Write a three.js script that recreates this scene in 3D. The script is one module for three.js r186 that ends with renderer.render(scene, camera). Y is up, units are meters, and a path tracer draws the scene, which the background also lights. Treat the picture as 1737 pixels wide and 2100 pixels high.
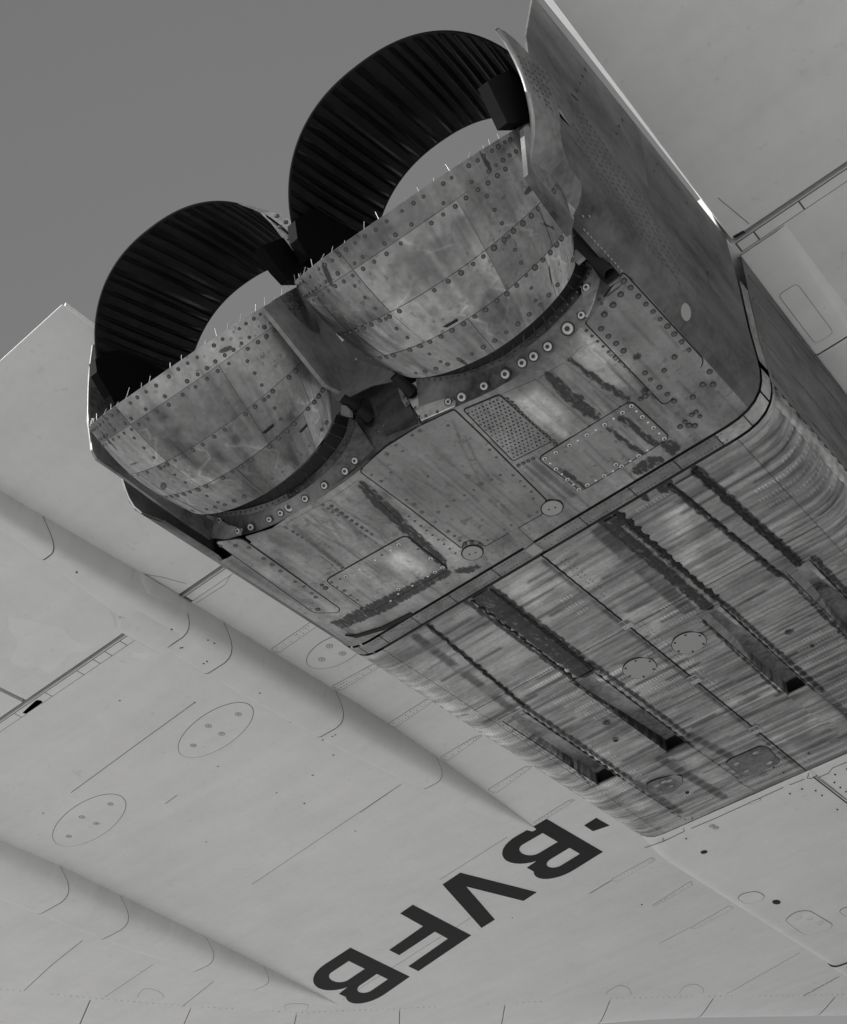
import * as THREE from 'three';
import { mergeGeometries } from 'three/addons/utils/BufferGeometryUtils.js';

/* ------------------------------------------------------------------ camera, sky, sun, exposure */
const scene = new THREE.Scene();
const FOC = 2420, CX = 868.5, CY = 1049.5, EYE = 1.6;            // lens measured in pixels of a 1737 px wide print
const nrm = v => { const l = Math.hypot(...v); return v.map(a => a / l); };
const dot = (a, b) => a[0] * b[0] + a[1] * b[1] + a[2] * b[2];
const fwd = nrm([2800, 2174, FOC]);                               // the aircraft's nose direction as the camera sees it
let out = [-4200, 2717, FOC]; { const k = dot(out, fwd); out = nrm(out.map((a, i) => a - k * fwd[i])); }
const upv = [fwd[1] * out[2] - fwd[2] * out[1], fwd[2] * out[0] - fwd[0] * out[2], fwd[0] * out[1] - fwd[1] * out[0]];
const camera = new THREE.PerspectiveCamera(2 * Math.atan(CY / FOC) * 180 / Math.PI, 847 / 1024, 0.05, 2000);
{
  const col = i => new THREE.Vector3(-out[i], upv[i], -fwd[i]);
  const m = new THREE.Matrix4().makeBasis(col(0), col(1).negate(), col(2).negate());
  camera.quaternion.setFromRotationMatrix(m);
  camera.position.set(0, EYE, 0);
}
const sunDir = new THREE.Vector3(-0.6, 0.63, 0.5).normalize();
{
  const w = 256, h = 128, d = new Float32Array(w * h * 4);
  for (let j = 0; j < h; j++) {
    const el = (j + 0.5) / h * Math.PI - Math.PI / 2;
    for (let i = 0; i < w; i++) {
      const az = ((i + 0.5) / w - 0.5) * 2 * Math.PI;
      const dir = [Math.cos(el) * Math.sin(az), Math.sin(el), -Math.cos(el) * Math.cos(az)];
      const c = dir[0] * sunDir.x + dir[1] * sunDir.y + dir[2] * sunDir.z;
      const e = Math.max(0, Math.sin(el));
      let v = 0.125 + 0.12 * Math.pow(1 - e, 2.2) + 0.3 * Math.pow(1 - e, 7) + 0.03 * Math.pow(Math.max(0, c), 6);
      const k = (j * w + i) * 4; d[k] = d[k + 1] = d[k + 2] = v; d[k + 3] = 1;
    }
  }
  const t = new THREE.DataTexture(d, w, h, THREE.RGBAFormat, THREE.FloatType);
  t.mapping = THREE.EquirectangularReflectionMapping; t.magFilter = THREE.LinearFilter; t.minFilter = THREE.LinearFilter;
  t.needsUpdate = true; scene.background = t; scene.environment = t;
}
const sun = new THREE.DirectionalLight(new THREE.Color().setRGB(1, 0.99, 0.98), 4.6);
sun.position.copy(sunDir).multiplyScalar(60); sun.target.position.set(-3, 5, -6);
sun.castShadow = true; sun.shadow.mapSize.set(4096, 4096);
Object.assign(sun.shadow.camera, { left: -30, right: 30, top: 30, bottom: -30, near: 1, far: 140 });
scene.add(sun, sun.target);
const renderer = new THREE.WebGLRenderer({ antialias: true });
renderer.toneMapping = THREE.LinearToneMapping; renderer.toneMappingExposure = 1.34;
renderer.shadowMap.enabled = true;

/* ------------------------------------------------------------------ photo pixel -> direction -> point on a known plane */
const TAG = { A: [250, 600, 0.643], B: [950, 50, 0.7484], C: [1050, 1000, 0.6908], D: [1950, 0, 0.619], E: [700, 1700, 0.6908], G: [1800, 1300, 0.7047],
  H: [1800, 2100, 0.7047], I: [0, 1000, 0.7622], J: [0, 2200, 0.7484], K: [900, 2600, 0.806], L: [2100, 2600, 0.5319], M: [1400, 2500, 0.6333], P: [0, 0, 1.741] };
function ray(t, x, y) {
  const a = TAG[t], px = (a[0] + a[2] * x) / 1.741, py = (a[1] + a[2] * y) / 1.741;
  const d = [(px - CX) / FOC, (py - CY) / FOC, 1];
  return [-dot(d, out), dot(d, upv), -dot(d, fwd)];
}
const HN = 4.4, HW = 5.7;                                         // nacelle floor and wing underside, metres above the eye
const onY = (t, x, y, h) => { const r = ray(t, x, y), k = h / r[1]; return [r[0] * k, h, r[2] * k]; };
const onX = (t, x, y, v) => { const r = ray(t, x, y), k = v / r[0]; return [v, r[1] * k, r[2] * k]; };
const onZ = (t, x, y, v) => { const r = ray(t, x, y), k = v / r[2]; return [r[0] * k, r[1] * k, v]; };
const planN = (t, l, h = HN) => l.map(q => { const p = onY(t, q[0], q[1], h); return [p[0], p[2]]; });
const planW = (t, l) => planN(t, l, HW);

/* ------------------------------------------------------------------ noise */
let seed = 7;
const rnd = () => { seed = (seed * 1664525 + 1013904223) >>> 0; return seed / 4294967296; };
const hash = (x, y, s) => { let h = (x * 374761393 + y * 668265263 + s * 2147483647) | 0; h = Math.imul(h ^ (h >>> 13), 1274126177); h ^= h >>> 16; return (h >>> 0) / 4294967296; };
function vn(x, y, s) {
  const xi = Math.floor(x), yi = Math.floor(y); let fx = x - xi, fy = y - yi; fx = fx * fx * (3 - 2 * fx); fy = fy * fy * (3 - 2 * fy);
  const a = hash(xi, yi, s), b = hash(xi + 1, yi, s), c = hash(xi, yi + 1, s), d = hash(xi + 1, yi + 1, s);
  return a + (b - a) * fx + (c - a) * fy + (a - b - c + d) * fx * fy;
}
function fbm(x, y, s, o = 4) { let v = 0, a = 0.5, t = 0; for (let i = 0; i < o; i++) { v += a * vn(x, y, s + i * 17); t += a; a *= 0.5; x = x * 2.03 + 3.1; y = y * 2.03 + 1.7; } return v / t; }
const sm = (a, b, x) => { x = Math.min(1, Math.max(0, (x - a) / (b - a))); return x * x * (3 - 2 * x); };

/* ------------------------------------------------------------------ textures of surface matter (grime, heat stain, paint) and painted glints */
// marks: a painter draws white shapes on black; their edges are then made ragged with noise
function marks(w, h, paint, blur = 0) {
  const c = document.createElement('canvas'); c.width = w; c.height = h; const g = c.getContext('2d');
  g.fillStyle = '#000'; g.fillRect(0, 0, w, h); g.fillStyle = '#fff'; g.strokeStyle = '#fff'; g.lineCap = 'round';
  paint(g);
  let src = c;
  if (blur) { const b = document.createElement('canvas'); b.width = w; b.height = h; const q = b.getContext('2d'); q.filter = `blur(${blur}px)`; q.drawImage(c, 0, 0); src = b; }
  const d = src.getContext('2d').getImageData(0, 0, w, h).data, o = new Float32Array(w * h);
  for (let i = 0; i < o.length; i++) o[i] = d[i * 4] / 255;
  return o;
}
function greyTexture(w, h, val, wrap) {                           // val: linear 0..1 array -> 8 bit sRGB colour map
  const d = new Uint8Array(w * h * 4);
  for (let i = 0; i < w * h; i++) { const v = Math.min(1, Math.max(0, val[i])); const s = v <= 0.0031308 ? v * 12.92 : 1.055 * Math.pow(v, 1 / 2.4) - 0.055; d[i * 4] = d[i * 4 + 1] = d[i * 4 + 2] = Math.round(s * 255); d[i * 4 + 3] = 255; }
  const t = new THREE.DataTexture(d, w, h); t.colorSpace = THREE.SRGBColorSpace; t.magFilter = THREE.LinearFilter; t.minFilter = THREE.LinearMipmapLinearFilter; t.generateMipmaps = true; t.anisotropy = 8;
  if (wrap) t.wrapS = t.wrapT = THREE.RepeatWrapping; t.needsUpdate = true; return t;
}
function dataTexture(w, h, val, wrap) {
  const d = new Uint8Array(w * h * 4);
  for (let i = 0; i < w * h; i++) { d[i * 4] = d[i * 4 + 1] = d[i * 4 + 2] = Math.round(255 * Math.min(1, Math.max(0, val[i]))); d[i * 4 + 3] = 255; }
  const t = new THREE.DataTexture(d, w, h); t.magFilter = THREE.LinearFilter; t.minFilter = THREE.LinearMipmapLinearFilter; t.generateMipmaps = true;
  if (wrap) t.wrapS = t.wrapT = THREE.RepeatWrapping; t.needsUpdate = true; return t;
}
// plan textures: [x0, x1, z0, z1] metres
const AFT = [-4.1, -0.8, -4.3, -2.75], MID = [-4.1, -0.8, -7.5, -4.05], WNG = [-12.6, 1.6, -16, -1.8];
const toPx = (dom, w, h) => (p) => [(p[0] - dom[0]) / (dom[1] - dom[0]) * w, (p[1] - dom[2]) / (dom[3] - dom[2]) * h];
function poly(g, pts) { g.beginPath(); pts.forEach((p, i) => i ? g.lineTo(p[0], p[1]) : g.moveTo(p[0], p[1])); g.closePath(); g.fill(); }
function line(g, pts, w) { g.lineWidth = w; g.beginPath(); pts.forEach((p, i) => i ? g.lineTo(p[0], p[1]) : g.moveTo(p[0], p[1])); g.stroke(); }

function makeAft() {
  const w = 2048, h = 960, m = toPx(AFT, w, h), N = (t, l) => planN(t, l).map(m), mm = w / 3.3;
  const dark = marks(w, h, g => {
    poly(g, N('E', [[835, 15], [870, 20], [1060, 200], [1300, 440], [1290, 480], [1230, 440], [900, 130], [840, 50]]));
    poly(g, N('C', [[1290, 470], [1340, 480], [1590, 700], [1570, 725], [1480, 690], [1380, 600], [1300, 510]]));
    poly(g, N('C', [[1400, 400], [1420, 395], [1737, 600], [1737, 640], [1600, 560]]));
    poly(g, N('G', [[560, 270], [600, 250], [790, 400], [760, 420]]));
    poly(g, N('G', [[510, 320], [530, 310], [720, 450], [690, 465]]));
    poly(g, N('G', [[640, 530], [740, 460], [800, 470], [820, 490], [690, 560], [650, 555]]));
    poly(g, N('G', [[780, 390], [850, 380], [900, 420], [850, 470], [810, 440]]));
    poly(g, N('E', [[1330, 480], [1450, 455], [1480, 470], [1420, 500], [1350, 500]]));
    poly(g, N('E', [[820, 690], [1280, 470], [1330, 500], [1000, 690], [760, 790], [690, 760]]));
    poly(g, N('G', [[250, 520], [280, 510], [420, 615], [395, 630]]));
    poly(g, N('C', [[1470, 590], [1490, 585], [1510, 640], [1560, 690], [1540, 720], [1480, 650]]));
    poly(g, N('G', [[680, 130], [720, 115], [735, 135], [700, 155]]));
    poly(g, N('D', [[500, 2040], [545, 2030], [550, 2060], [510, 2080]]));
  }, 5);
  const weak = marks(w, h, g => {
    for (let i = 0; i < 40; i++) { const x = 560 + rnd() * 360, y = 130 + rnd() * 180; line(g, N('E', [[x, y], [x + 60 + rnd() * 160, y + 40 + rnd() * 110]]), (0.002 + 0.008 * rnd()) * mm); }
    line(g, N('C', [[200, 1180], [430, 1360]]), 0.012 * mm); line(g, N('C', [[0, 1270], [250, 1480]]), 0.03 * mm);
    line(g, N('C', [[1240, 940], [1440, 1110]]), 0.035 * mm); line(g, N('C', [[1200, 960], [1400, 1130]]), 0.02 * mm);
    for (let i = 0; i < 40; i++) { const x = 400 + rnd() * 900, y = 800 + rnd() * 400, l = 60 + rnd() * 170; line(g, N('C', [[x, y], [x + l, y + l * 0.85]]), (0.002 + rnd() * 0.006) * mm); }
    line(g, N('C', [[820, 720], [870, 860], [965, 1050]]), 0.012 * mm); line(g, N('C', [[880, 800], [940, 920], [1015, 1030]]), 0.012 * mm); line(g, N('C', [[560, 980], [840, 1135]]), 0.01 * mm);
    for (let i = 0; i < 120; i++) { const x = -4 + rnd() * 3.1, z = -3.1 - rnd() * 0.9; line(g, [m([x, z]), m([x + (rnd() - 0.5) * 0.02, z - 0.05 - rnd() * 0.4])], (0.002 + rnd() * 0.014) * mm); }
  }, 3);
  const pale = marks(w, h, g => {
    poly(g, N('C', [[1480, 250], [1560, 290], [1737, 440], [1737, 560], [1600, 520], [1440, 390], [1490, 330]]));
    line(g, N('E', [[880, 0], [1300, 320], [1400, 430]]), 0.025 * mm); line(g, N('E', [[1090, 210], [1340, 430]]), 0.03 * mm);
    poly(g, N('C', [[1130, 620], [1260, 560], [1500, 760], [1380, 820]]));
    line(g, N('E', [[330, 330], [560, 440]]), 0.02 * mm); poly(g, N('E', [[980, 420], [1060, 380], [1200, 480], [1120, 530]]));
    poly(g, N('E', [[850, 480], [880, 470], [1010, 590], [960, 600]])); line(g, N('E', [[100, 345], [700, 700]]), 0.05 * mm);
  }, 12);
  const smooth = marks(w, h, g => { poly(g, N('C', [[826, 668], [1302, 1136], [1282, 1206], [985, 1372], [868, 1382], [345, 988], [480, 858], [640, 757]])); poly(g, N('G', [[230, 480], [520, 310], [700, 450], [420, 600]])); poly(g, N('D', [[224, 1856], [446, 1592], [905, 2085], [700, 2320]])); }, 4);
  const print = marks(w, h, g => {                                // stencilled panel number
    const a = m(planN('C', [[1617, 366]])[0]), b = m(planN('C', [[1668, 412]])[0]);
    g.save(); g.translate(a[0], a[1]); g.rotate(Math.atan2(b[1] - a[1], b[0] - a[0]));
    const l = Math.hypot(b[0] - a[0], b[1] - a[1]); g.scale(1, -1); g.font = `bold ${Math.round(l / 3.1)}px sans-serif`; g.textBaseline = 'middle';
    g.scale(l / g.measureText('428 AB').width, 1); g.fillText('428 AB', 0, 0); g.restore();
  });
  const val = new Float32Array(w * h), ht = new Float32Array(w * h);
  for (let j = 0; j < h; j++) for (let i = 0; i < w; i++) {
    const k = j * w + i, x = i / mm, z = j / mm;
    const streak = fbm(x * 26, z * 2.2, 3, 4), big = fbm(x * 2.2, z * 2.2, 11, 4), fine = fbm(x * 60, z * 60, 21, 3), med = fbm(x * 9, z * 7, 31, 4);
    let v = 0.29 * (0.3 + 0.9 * big + 0.6 * (streak - 0.25) + 0.75 * (med - 0.5)) * (0.8 + 0.4 * fine);
    v = Math.max(0.045, v) * (1 - 0.5 * weak[k] * sm(0.25, 0.6, streak));
    v += (0.27 * (0.62 + 0.5 * big + 0.3 * (med - 0.5) + 0.22 * (streak - 0.5)) * (0.88 + 0.24 * fine) * (1 - 0.35 * weak[k]) - v) * 0.8 * smooth[k];
    v *= 1 + 0.8 * pale[k] * (0.4 + med);
    const d = 0.92 * sm(0.2, 0.85, dark[k] * 0.95 + (fbm(x * 90, z * 36, 41, 5) - 0.5) * 1.5 - 0.02) * sm(0.02, 0.3, dark[k]);
    v = v * (1 - d) + 0.034 * (0.7 + 0.6 * fine) * d;
    const sp = sm(0.71, 0.78, fbm(x * 34, z * 34, 51, 3)); v *= 1 - 0.45 * sp * big;
    v *= 1 - 0.75 * print[k];
    val[k] = v; ht[k] = 0.5 + 0.3 * (fine - 0.5) + 0.4 * (med - 0.5) - 0.1 * d;
  }
  return [greyTexture(w, h, val), dataTexture(w, h, ht)];
}
function makeMid() {
  const w = 2048, h = 2048, m = toPx(MID, w, h), N = (t, l) => planN(t, l).map(m), mx = w / 3.3, mz = h / 3.45;
  const ln = (g, x0, z0, x1, z1, wd) => line(g, [m([x0, z0]), m([x1, z1])], wd * mx);
  const dark = marks(w, h, g => {
    ln(g, -3.03, -4.22, -3.03, -6.4, 0.03); ln(g, -2.85, -4.22, -2.84, -6.4, 0.035); ln(g, -2.93, -4.2, -2.93, -5.3, 0.13);
    ln(g, -2.06, -4.25, -2.04, -5.3, 0.08); ln(g, -1.99, -4.25, -1.96, -5.35, 0.035); ln(g, -2.13, -5.4, -2.15, -6.4, 0.02); ln(g, -1.95, -5.35, -1.94, -6.6, 0.035);
    ln(g, -1.66, -4.28, -1.59, -5.35, 0.045); ln(g, -1.5, -4.28, -1.45, -5.35, 0.06); ln(g, -1.57, -5.35, -1.57, -6.4, 0.03); ln(g, -1.37, -5.35, -1.37, -6.6, 0.04);
    ln(g, -3.32, -4.22, -3.42, -5.33, 0.035); ln(g, -3.42, -5.35, -3.42, -6.6, 0.035); ln(g, -3.5, -5.35, -3.66, -6.4, 0.015);
    for (const [x, z] of [[-3.15, -5.87], [-1.8, -5.87]]) { g.beginPath(); g.arc(...m([x, z]), 0.03 * mx, 0, 7); g.fill(); }
    poly(g, N('G', [[680, 650], [720, 650], [745, 700], [700, 690]])); poly(g, N('G', [[720, 590], [850, 580], [880, 640], [800, 660]]));
    poly(g, N('E', [[1360, 520], [1430, 530], [1480, 570], [1410, 600], [1370, 580]])); poly(g, N('G', [[510, 750], [580, 740], [620, 800], [560, 830], [520, 800]]));
  }, 4);
  const weak = marks(w, h, g => {
    ln(g, -2.83, -6.4, -2.72, -7.2, 0.06); ln(g, -3.42, -6.5, -3.42, -7.2, 0.06); ln(g, -3.13, -6.5, -3.08, -7.25, 0.07); ln(g, -1.95, -6.5, -1.95, -7.3, 0.05); ln(g, -2.15, -4.3, -2.16, -5.25, 0.05); ln(g, -2.11, -4.3, -2.12, -5.25, 0.06); ln(g, -2.5, -4.3, -2.5, -7.3, 0.03);
    ln(g, -3.45, -4.3, -3.5, -5.3, 0.06);
    for (let i = 0; i < 160; i++) { const x = -3.9 + rnd() * 2.9, z = -4.3 - rnd() * 3; ln(g, x, z, x + 0.05 + rnd() * 0.5, z, 0.006 + rnd() * 0.022); }
    for (let i = 0; i < 30; i++) { const x = -3.2 + rnd() * 0.15, z = -5.7 - rnd() * 0.3; ln(g, x, z, x + 0.1 * rnd(), z - 0.2 * rnd(), 0.006); }
  }, 5);
  const pale = marks(w, h, g => {
    ln(g, -2.42, -4.3, -2.42, -7.2, 0.05); ln(g, -2.38, -5.1, -2.38, -5.2, 0.2); ln(g, -2.25, -6.3, -2.05, -6.4, 0.12); ln(g, -2.7, -4.45, -2.3, -4.5, 0.25);
    ln(g, -2.0, -6.55, -2.2, -7.0, 0.1); ln(g, -1.75, -4.5, -1.9, -4.9, 0.12); ln(g, -2.99, -6.55, -2.95, -7.1, 0.12); ln(g, -2.99, -6.55, -2.95, -7.1, 0.1); ln(g, -3.57, -6.55, -3.56, -7.1, 0.1); ln(g, -2.06, -6.55, -2.06, -7.1, 0.1); ln(g, -3.8, -4.3, -3.85, -7.2, 0.1);  // last stroke paints the outboard corner's reflected highlight into the colour
  }, 18);
  const dots = marks(w, h, g => {                                  // spot-weld rows, their glints painted in as lighter dots
    for (let z = -4.34; z > -7.28; z -= 0.08) for (let r = 0; r < 2; r++) {
      const gate = (x) => vn(x * 2.3 + 5, z * 1.9, 77) > 0.52 ? 1 : 0;
      for (let x = -3.95; x < -0.95; x += 0.021) if (gate(x)) { g.globalAlpha = 0.35 + 0.6 * vn(x * 3, z * 3, 78); g.beginPath(); g.arc(...m([x + (rnd() - 0.5) * 0.004, z + r * 0.016]), 3.1, 0, 7); g.fill(); }
    }
  });
  const val = new Float32Array(w * h), ht = new Float32Array(w * h);
  for (let j = 0; j < h; j++) for (let i = 0; i < w; i++) {
    const k = j * w + i, x = i / mx, z = j / mz;
    const band = fbm(x * 1.3, z * 17 + 0.25 * fbm(x * 3, z * 3, 5, 2), 103, 3), thin = fbm(x * 3, z * 55, 113, 3), big = fbm(x * 1.7, z * 1.7, 123, 4), fine = fbm(x * 70, z * 90, 133, 2), med = fbm(x * 6, z * 14, 143, 4);
    let v = 0.37 * (0.34 + 0.8 * band + 0.5 * (big - 0.45) + 0.55 * (thin - 0.5) + 0.6 * (med - 0.5)) * (0.84 + 0.32 * fine);
    v = Math.max(0.05, v) * (1 - 0.68 * weak[k] * sm(0.1, 0.6, med));
    v *= 1 + 0.5 * pale[k] * (0.4 + med); v *= 1 + 1.1 * dots[k];
    const d = 0.93 * sm(0.2, 0.85, dark[k] * 0.95 + (fbm(x * 60, z * 34, 153, 5) - 0.5) * 1.3 - 0.02) * sm(0.02, 0.25, dark[k]);
    v = v * (1 - d) + 0.03 * (0.6 + 0.8 * fine) * d;
    val[k] = v; ht[k] = 0.5 + 0.25 * (fine - 0.5) + 0.35 * (thin - 0.5) + 0.2 * (med - 0.5) + 0.25 * dots[k];
  }
  return [greyTexture(w, h, val), dataTexture(w, h, ht)];
}
function makeWing() {
  const w = 2048, h = 2048, m = toPx(WNG, w, h), Wp = (t, l) => planW(t, l).map(m), mm = w / 14.2;
  const patch = marks(w, h, g => {                                 // paint flaked back to a paler coat
    poly(g, Wp('J', [[40, 0], [150, 20], [300, 60], [345, 110], [440, 140], [420, 165], [340, 170], [280, 235], [240, 280], [190, 240], [110, 250], [50, 210], [90, 120], [40, 60]]));
    poly(g, Wp('J', [[615, 170], [680, 175], [725, 180], [700, 205], [650, 200]]));
    poly(g, Wp('E', [[1190, 1350], [1220, 1365], [1200, 1380]]));
  }, 1);
  const grime = marks(w, h, g => {
    poly(g, Wp('I', [[260, 810], [330, 835], [320, 865], [240, 850]])); line(g, Wp('I', [[245, 705], [285, 740]]), 2);
    for (let i = 0; i < 46; i++) { const x = -12 + rnd() * 12, z = -3 - rnd() * 11; line(g, [m([x, z]), m([x + (rnd() - 0.5) * 0.9, z - (rnd() - 0.5) * 0.08])], 1 + rnd() * 3); }
    for (let i = 0; i < 30; i++) { const x = -12 + rnd() * 12, z = -2 - rnd() * 9; line(g, [m([x, z]), m([x, z - rnd() * 0.8])], 1 + rnd() * 2); }
    line(g, Wp('D', [[940, 1320], [1040, 1390], [1300, 1400]]), 5); line(g, Wp('I', [[150, 1230], [430, 1500], [720, 1700]]), 3);
  }, 3);
  const val = new Float32Array(w * h), ht = new Float32Array(w * h);
  for (let j = 0; j < h; j++) for (let i = 0; i < w; i++) {
    const k = j * w + i, x = i / mm, z = j / mm;
    const big = fbm(x * 0.55, z * 0.55, 203, 4), str = fbm(x * 1.2, z * 9, 213, 4), fine = fbm(x * 22, z * 22, 223, 3), med = fbm(x * 3.5, z * 3.5, 233, 4);
    let v = 0.68 * (0.88 + 0.13 * big + 0.10 * (str - 0.5) + 0.06 * (fine - 0.5) + 0.09 * (med - 0.5));
    v *= 1 - 0.10 * grime[k] * sm(0.3, 0.7, med);
    v += 0.045 * sm(0.4, 0.6, patch[k] + (fbm(x * 16, z * 16, 243, 3) - 0.5) * 0.5);
    const sp = sm(0.80, 0.84, fbm(x * 16, z * 16, 253, 3)); v *= 1 - 0.09 * sp;
    val[k] = v; ht[k] = 0.5 + 0.5 * (med - 0.5) + 0.2 * (fine - 0.5);
  }
  return [greyTexture(w, h, val), dataTexture(w, h, ht)];
}
const COLS = [[0, 0.22, 0.5, 0.76, 1], [0, 0.22, 0.37, 0.62, 0.8, 1], [0, 0.2, 0.37, 0.62, 0.84, 1], [0, 0.37, 0.84, 1]];
// bucket skin: u across, v from rear rim (1) to front rim (0)
function makeBucket(s0) {
  const w = 1024, h = 512, val = new Float32Array(w * h), ht = new Float32Array(w * h);
  const tone = []; for (let c = 0; c < 8; c++) { tone.push([]); for (let r = 0; r < 4; r++) tone[c].push(0.66 + 0.62 * hash(c, r, s0)); }
  const rows = [0, 0.28, 0.55, 0.86, 1.01];
  const drips = marks(w, h, g => {
    for (let i = 0; i < 60; i++) { const x = rnd() * w, y = h * (0.2 + rnd() * 0.8); line(g, [[x, y], [x + (rnd() - 0.5) * 8, y - h * (0.05 + rnd() * 0.3)]], 0.6 + rnd() * 2.2); }
    for (let i = 0; i < 7; i++) { g.beginPath(); g.ellipse(rnd() * w, h * rnd(), 12 + rnd() * 40, 3 + rnd() * 9, rnd() * 3, 0, 7); g.fill(); }
    for (let i = 0; i < 150; i++) { const x = rnd() * w; g.globalAlpha = 0.3 + 0.5 * rnd(); line(g, [[x, h], [x + (rnd() - 0.5) * 6, h * (0.98 - rnd() * rnd() * 0.16)]], 1 + rnd() * 5); }
  }, 3);
  const tide = marks(w, h, g => { for (let i = 0; i < 9; i++) { let x = w * (0.1 + rnd() * 0.8), y = h * (0.3 + rnd() * 0.6); const p = [[x, y]]; for (let q = 0; q < 9; q++) { x += (rnd() - 0.45) * 60; y -= rnd() * 34; p.push([x, y]); } line(g, p, 2 + rnd() * 3); } }, 2);
  for (let j = 0; j < h; j++) for (let i = 0; i < w; i++) {
    const k = j * w + i, u = i / w, v = j / h, x = u * 2, z = v * 0.7;
    let r = 0; while (v > rows[r + 1]) r++; let c = 0; while (c < COLS[r].length - 2 && u + 0.004 * (fbm(v * 30, 3, s0, 2) - 0.5) > COLS[r][c + 1]) c++;
    const big = fbm(x * 3, z * 3, s0 + 3, 4), st = fbm(x * 30, z * 3, s0 + 13, 4), fine = fbm(x * 60, z * 60, s0 + 23, 3), med = fbm(x * 10, z * 10, s0 + 33, 4), warp = fbm(x * 6 + 2 * big, z * 6 + 2 * med, s0 + 43, 3);
    let a = 0.27 * tone[c][r] * (0.3 + 0.9 * big + 0.6 * (st - 0.35) + 1.0 * (warp - 0.45)) * (0.8 + 0.4 * fine); a = Math.max(a, 0.04);
    const d = sm(0.36, 0.66, drips[k] * 0.8 + (fbm(x * 26, z * 20, s0 + 53, 4) - 0.5) * 0.7 - 0.08);
    a = a * (1 - 0.8 * d) + 0.03 * 0.8 * d * fine;
    a *= 1 + 0.6 * tide[k] * (0.5 + med);
    const sp = sm(0.70, 0.8, fbm(x * 44, z * 44, s0 + 63, 3)) * sm(0.5, 0.62, big); a *= 1 - 0.4 * sp;
    val[k] = a; ht[k] = 0.5 + 0.35 * (fine - 0.5) + 0.5 * (med - 0.5);
  }
  return [greyTexture(w, h, val), dataTexture(w, h, ht)];
}
function makeGeneric(s0, base, contrast, stretch, w = 1024) {     // tiling-free 3.2 m sheet of grime
  const val = new Float32Array(w * w), ht = new Float32Array(w * w), mm = w / 3.2;
  for (let j = 0; j < w; j++) for (let i = 0; i < w; i++) {
    const k = j * w + i, x = i / mm, z = j / mm, big = fbm(x * 1.6, z * 1.6, s0, 4), st = fbm(x * 3, z * 3 * stretch, s0 + 10, 4), fine = fbm(x * 50, z * 50, s0 + 20, 3), med = fbm(x * 8, z * 8, s0 + 30, 4);
    val[k] = base * (1 + contrast * ((big - 0.5) * 0.9 + (st - 0.5) * 1.0 + (fine - 0.5) * 0.5 + (med - 0.5) * 0.8)); ht[k] = 0.5 + 0.5 * (med - 0.5) + 0.4 * (fine - 0.5);
  }
  return [greyTexture(w, w, val, true), dataTexture(w, w, ht, true)];
}
const grey = v => new THREE.Color().setRGB(v, v, v);
const std = (o) => new THREE.MeshStandardMaterial(o);
const phy = (o) => new THREE.MeshPhysicalMaterial(o);
const tex = (t, o, b = 0.001) => std({ map: t[0], bumpMap: t[1], bumpScale: b, ...o });
const M = {
  bareSheen: tex(makeGeneric(541, 0.42, 1.6, 6), { roughness: 0.3, metalness: 0.85 }, 0.0015),  // bare metal, lightened to paint in the nacelle corner's reflected sheen
  bracket: tex(makeGeneric(511, 0.5, 1.2, 1, 512), { roughness: 0.5, metalness: 0.2 }, 0.001),
  aft: tex(makeAft(), { roughness: 0.42, metalness: 0.5 }, 0.0012),
  mid: tex(makeMid(), { roughness: 0.36, metalness: 0.65 }, 0.0012),
  paint: (() => { const t = makeWing(); return phy({ map: t[0], bumpMap: t[1], bumpScale: 0.002, roughness: 0.45, clearcoat: 0.35, clearcoatRoughness: 0.2 }); })(),
  wall: tex(makeGeneric(301, 0.105, 1.1, 4), { roughness: 0.5, metalness: 0.25 }, 0.001),
  steel: tex(makeGeneric(331, 0.17, 1.4, 1), { roughness: 0.48, metalness: 0.35 }, 0.001),
  pale: tex(makeGeneric(361, 0.34, 1.2, 1), { roughness: 0.5, metalness: 0.3 }, 0.001),
  concrete: tex(makeGeneric(391, 0.42, 0.5, 1), { roughness: 0.95 }, 0.002),
  bucket: [1, 2].map(i => tex(makeBucket(400 + i * 37), { roughness: 0.33, metalness: 0.72 }, 0.0015)),
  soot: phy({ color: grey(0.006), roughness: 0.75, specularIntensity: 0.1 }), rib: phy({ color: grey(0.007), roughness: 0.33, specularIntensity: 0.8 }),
  gap: phy({ color: grey(0.2), roughness: 0.9, specularIntensity: 0.2 }), rubberAndHoleDark: phy({ color: grey(0.018), roughness: 0.65, specularIntensity: 0.5 }),  // near-black for real rubber seals; also paints the dark inside holes and slots
  rivet: std({ vertexColors: true, roughness: 0.45, metalness: 0.35 }), cover: std({ color: grey(0.33), roughness: 0.5, metalness: 0.2 }),
  letter: phy({ color: grey(0.012), roughness: 0.6, specularIntensity: 0.35 }), sealant: std({ color: grey(0.2), roughness: 0.8 }), line: std({ color: grey(0.12), roughness: 0.9 }),
  multi: std({ vertexColors: true, roughness: 0.5, metalness: 0.2 }), wire: std({ color: grey(0.5), roughness: 0.4, metalness: 0.3 }),
  trough: tex(makeGeneric(451, 0.13, 2.2, 1, 512), { roughness: 0.6 }, 0.001), flank: tex(makeGeneric(471, 0.15, 1.4, 1, 512), { roughness: 0.55, metalness: 0.2 }, 0.001),  // flank: dark sheets painting the shade at the bucket sides
  shield: tex(makeGeneric(491, 0.2, 1.0, 1, 512), { roughness: 0.4, metalness: 0.4 }, 0.001),
  liner: tex(makeGeneric(561, 0.007, 2.2, 3, 512), { roughness: 0.7 }, 0.002),
  white: std({ color: grey(0.72), roughness: 0.4 }),
};
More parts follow.
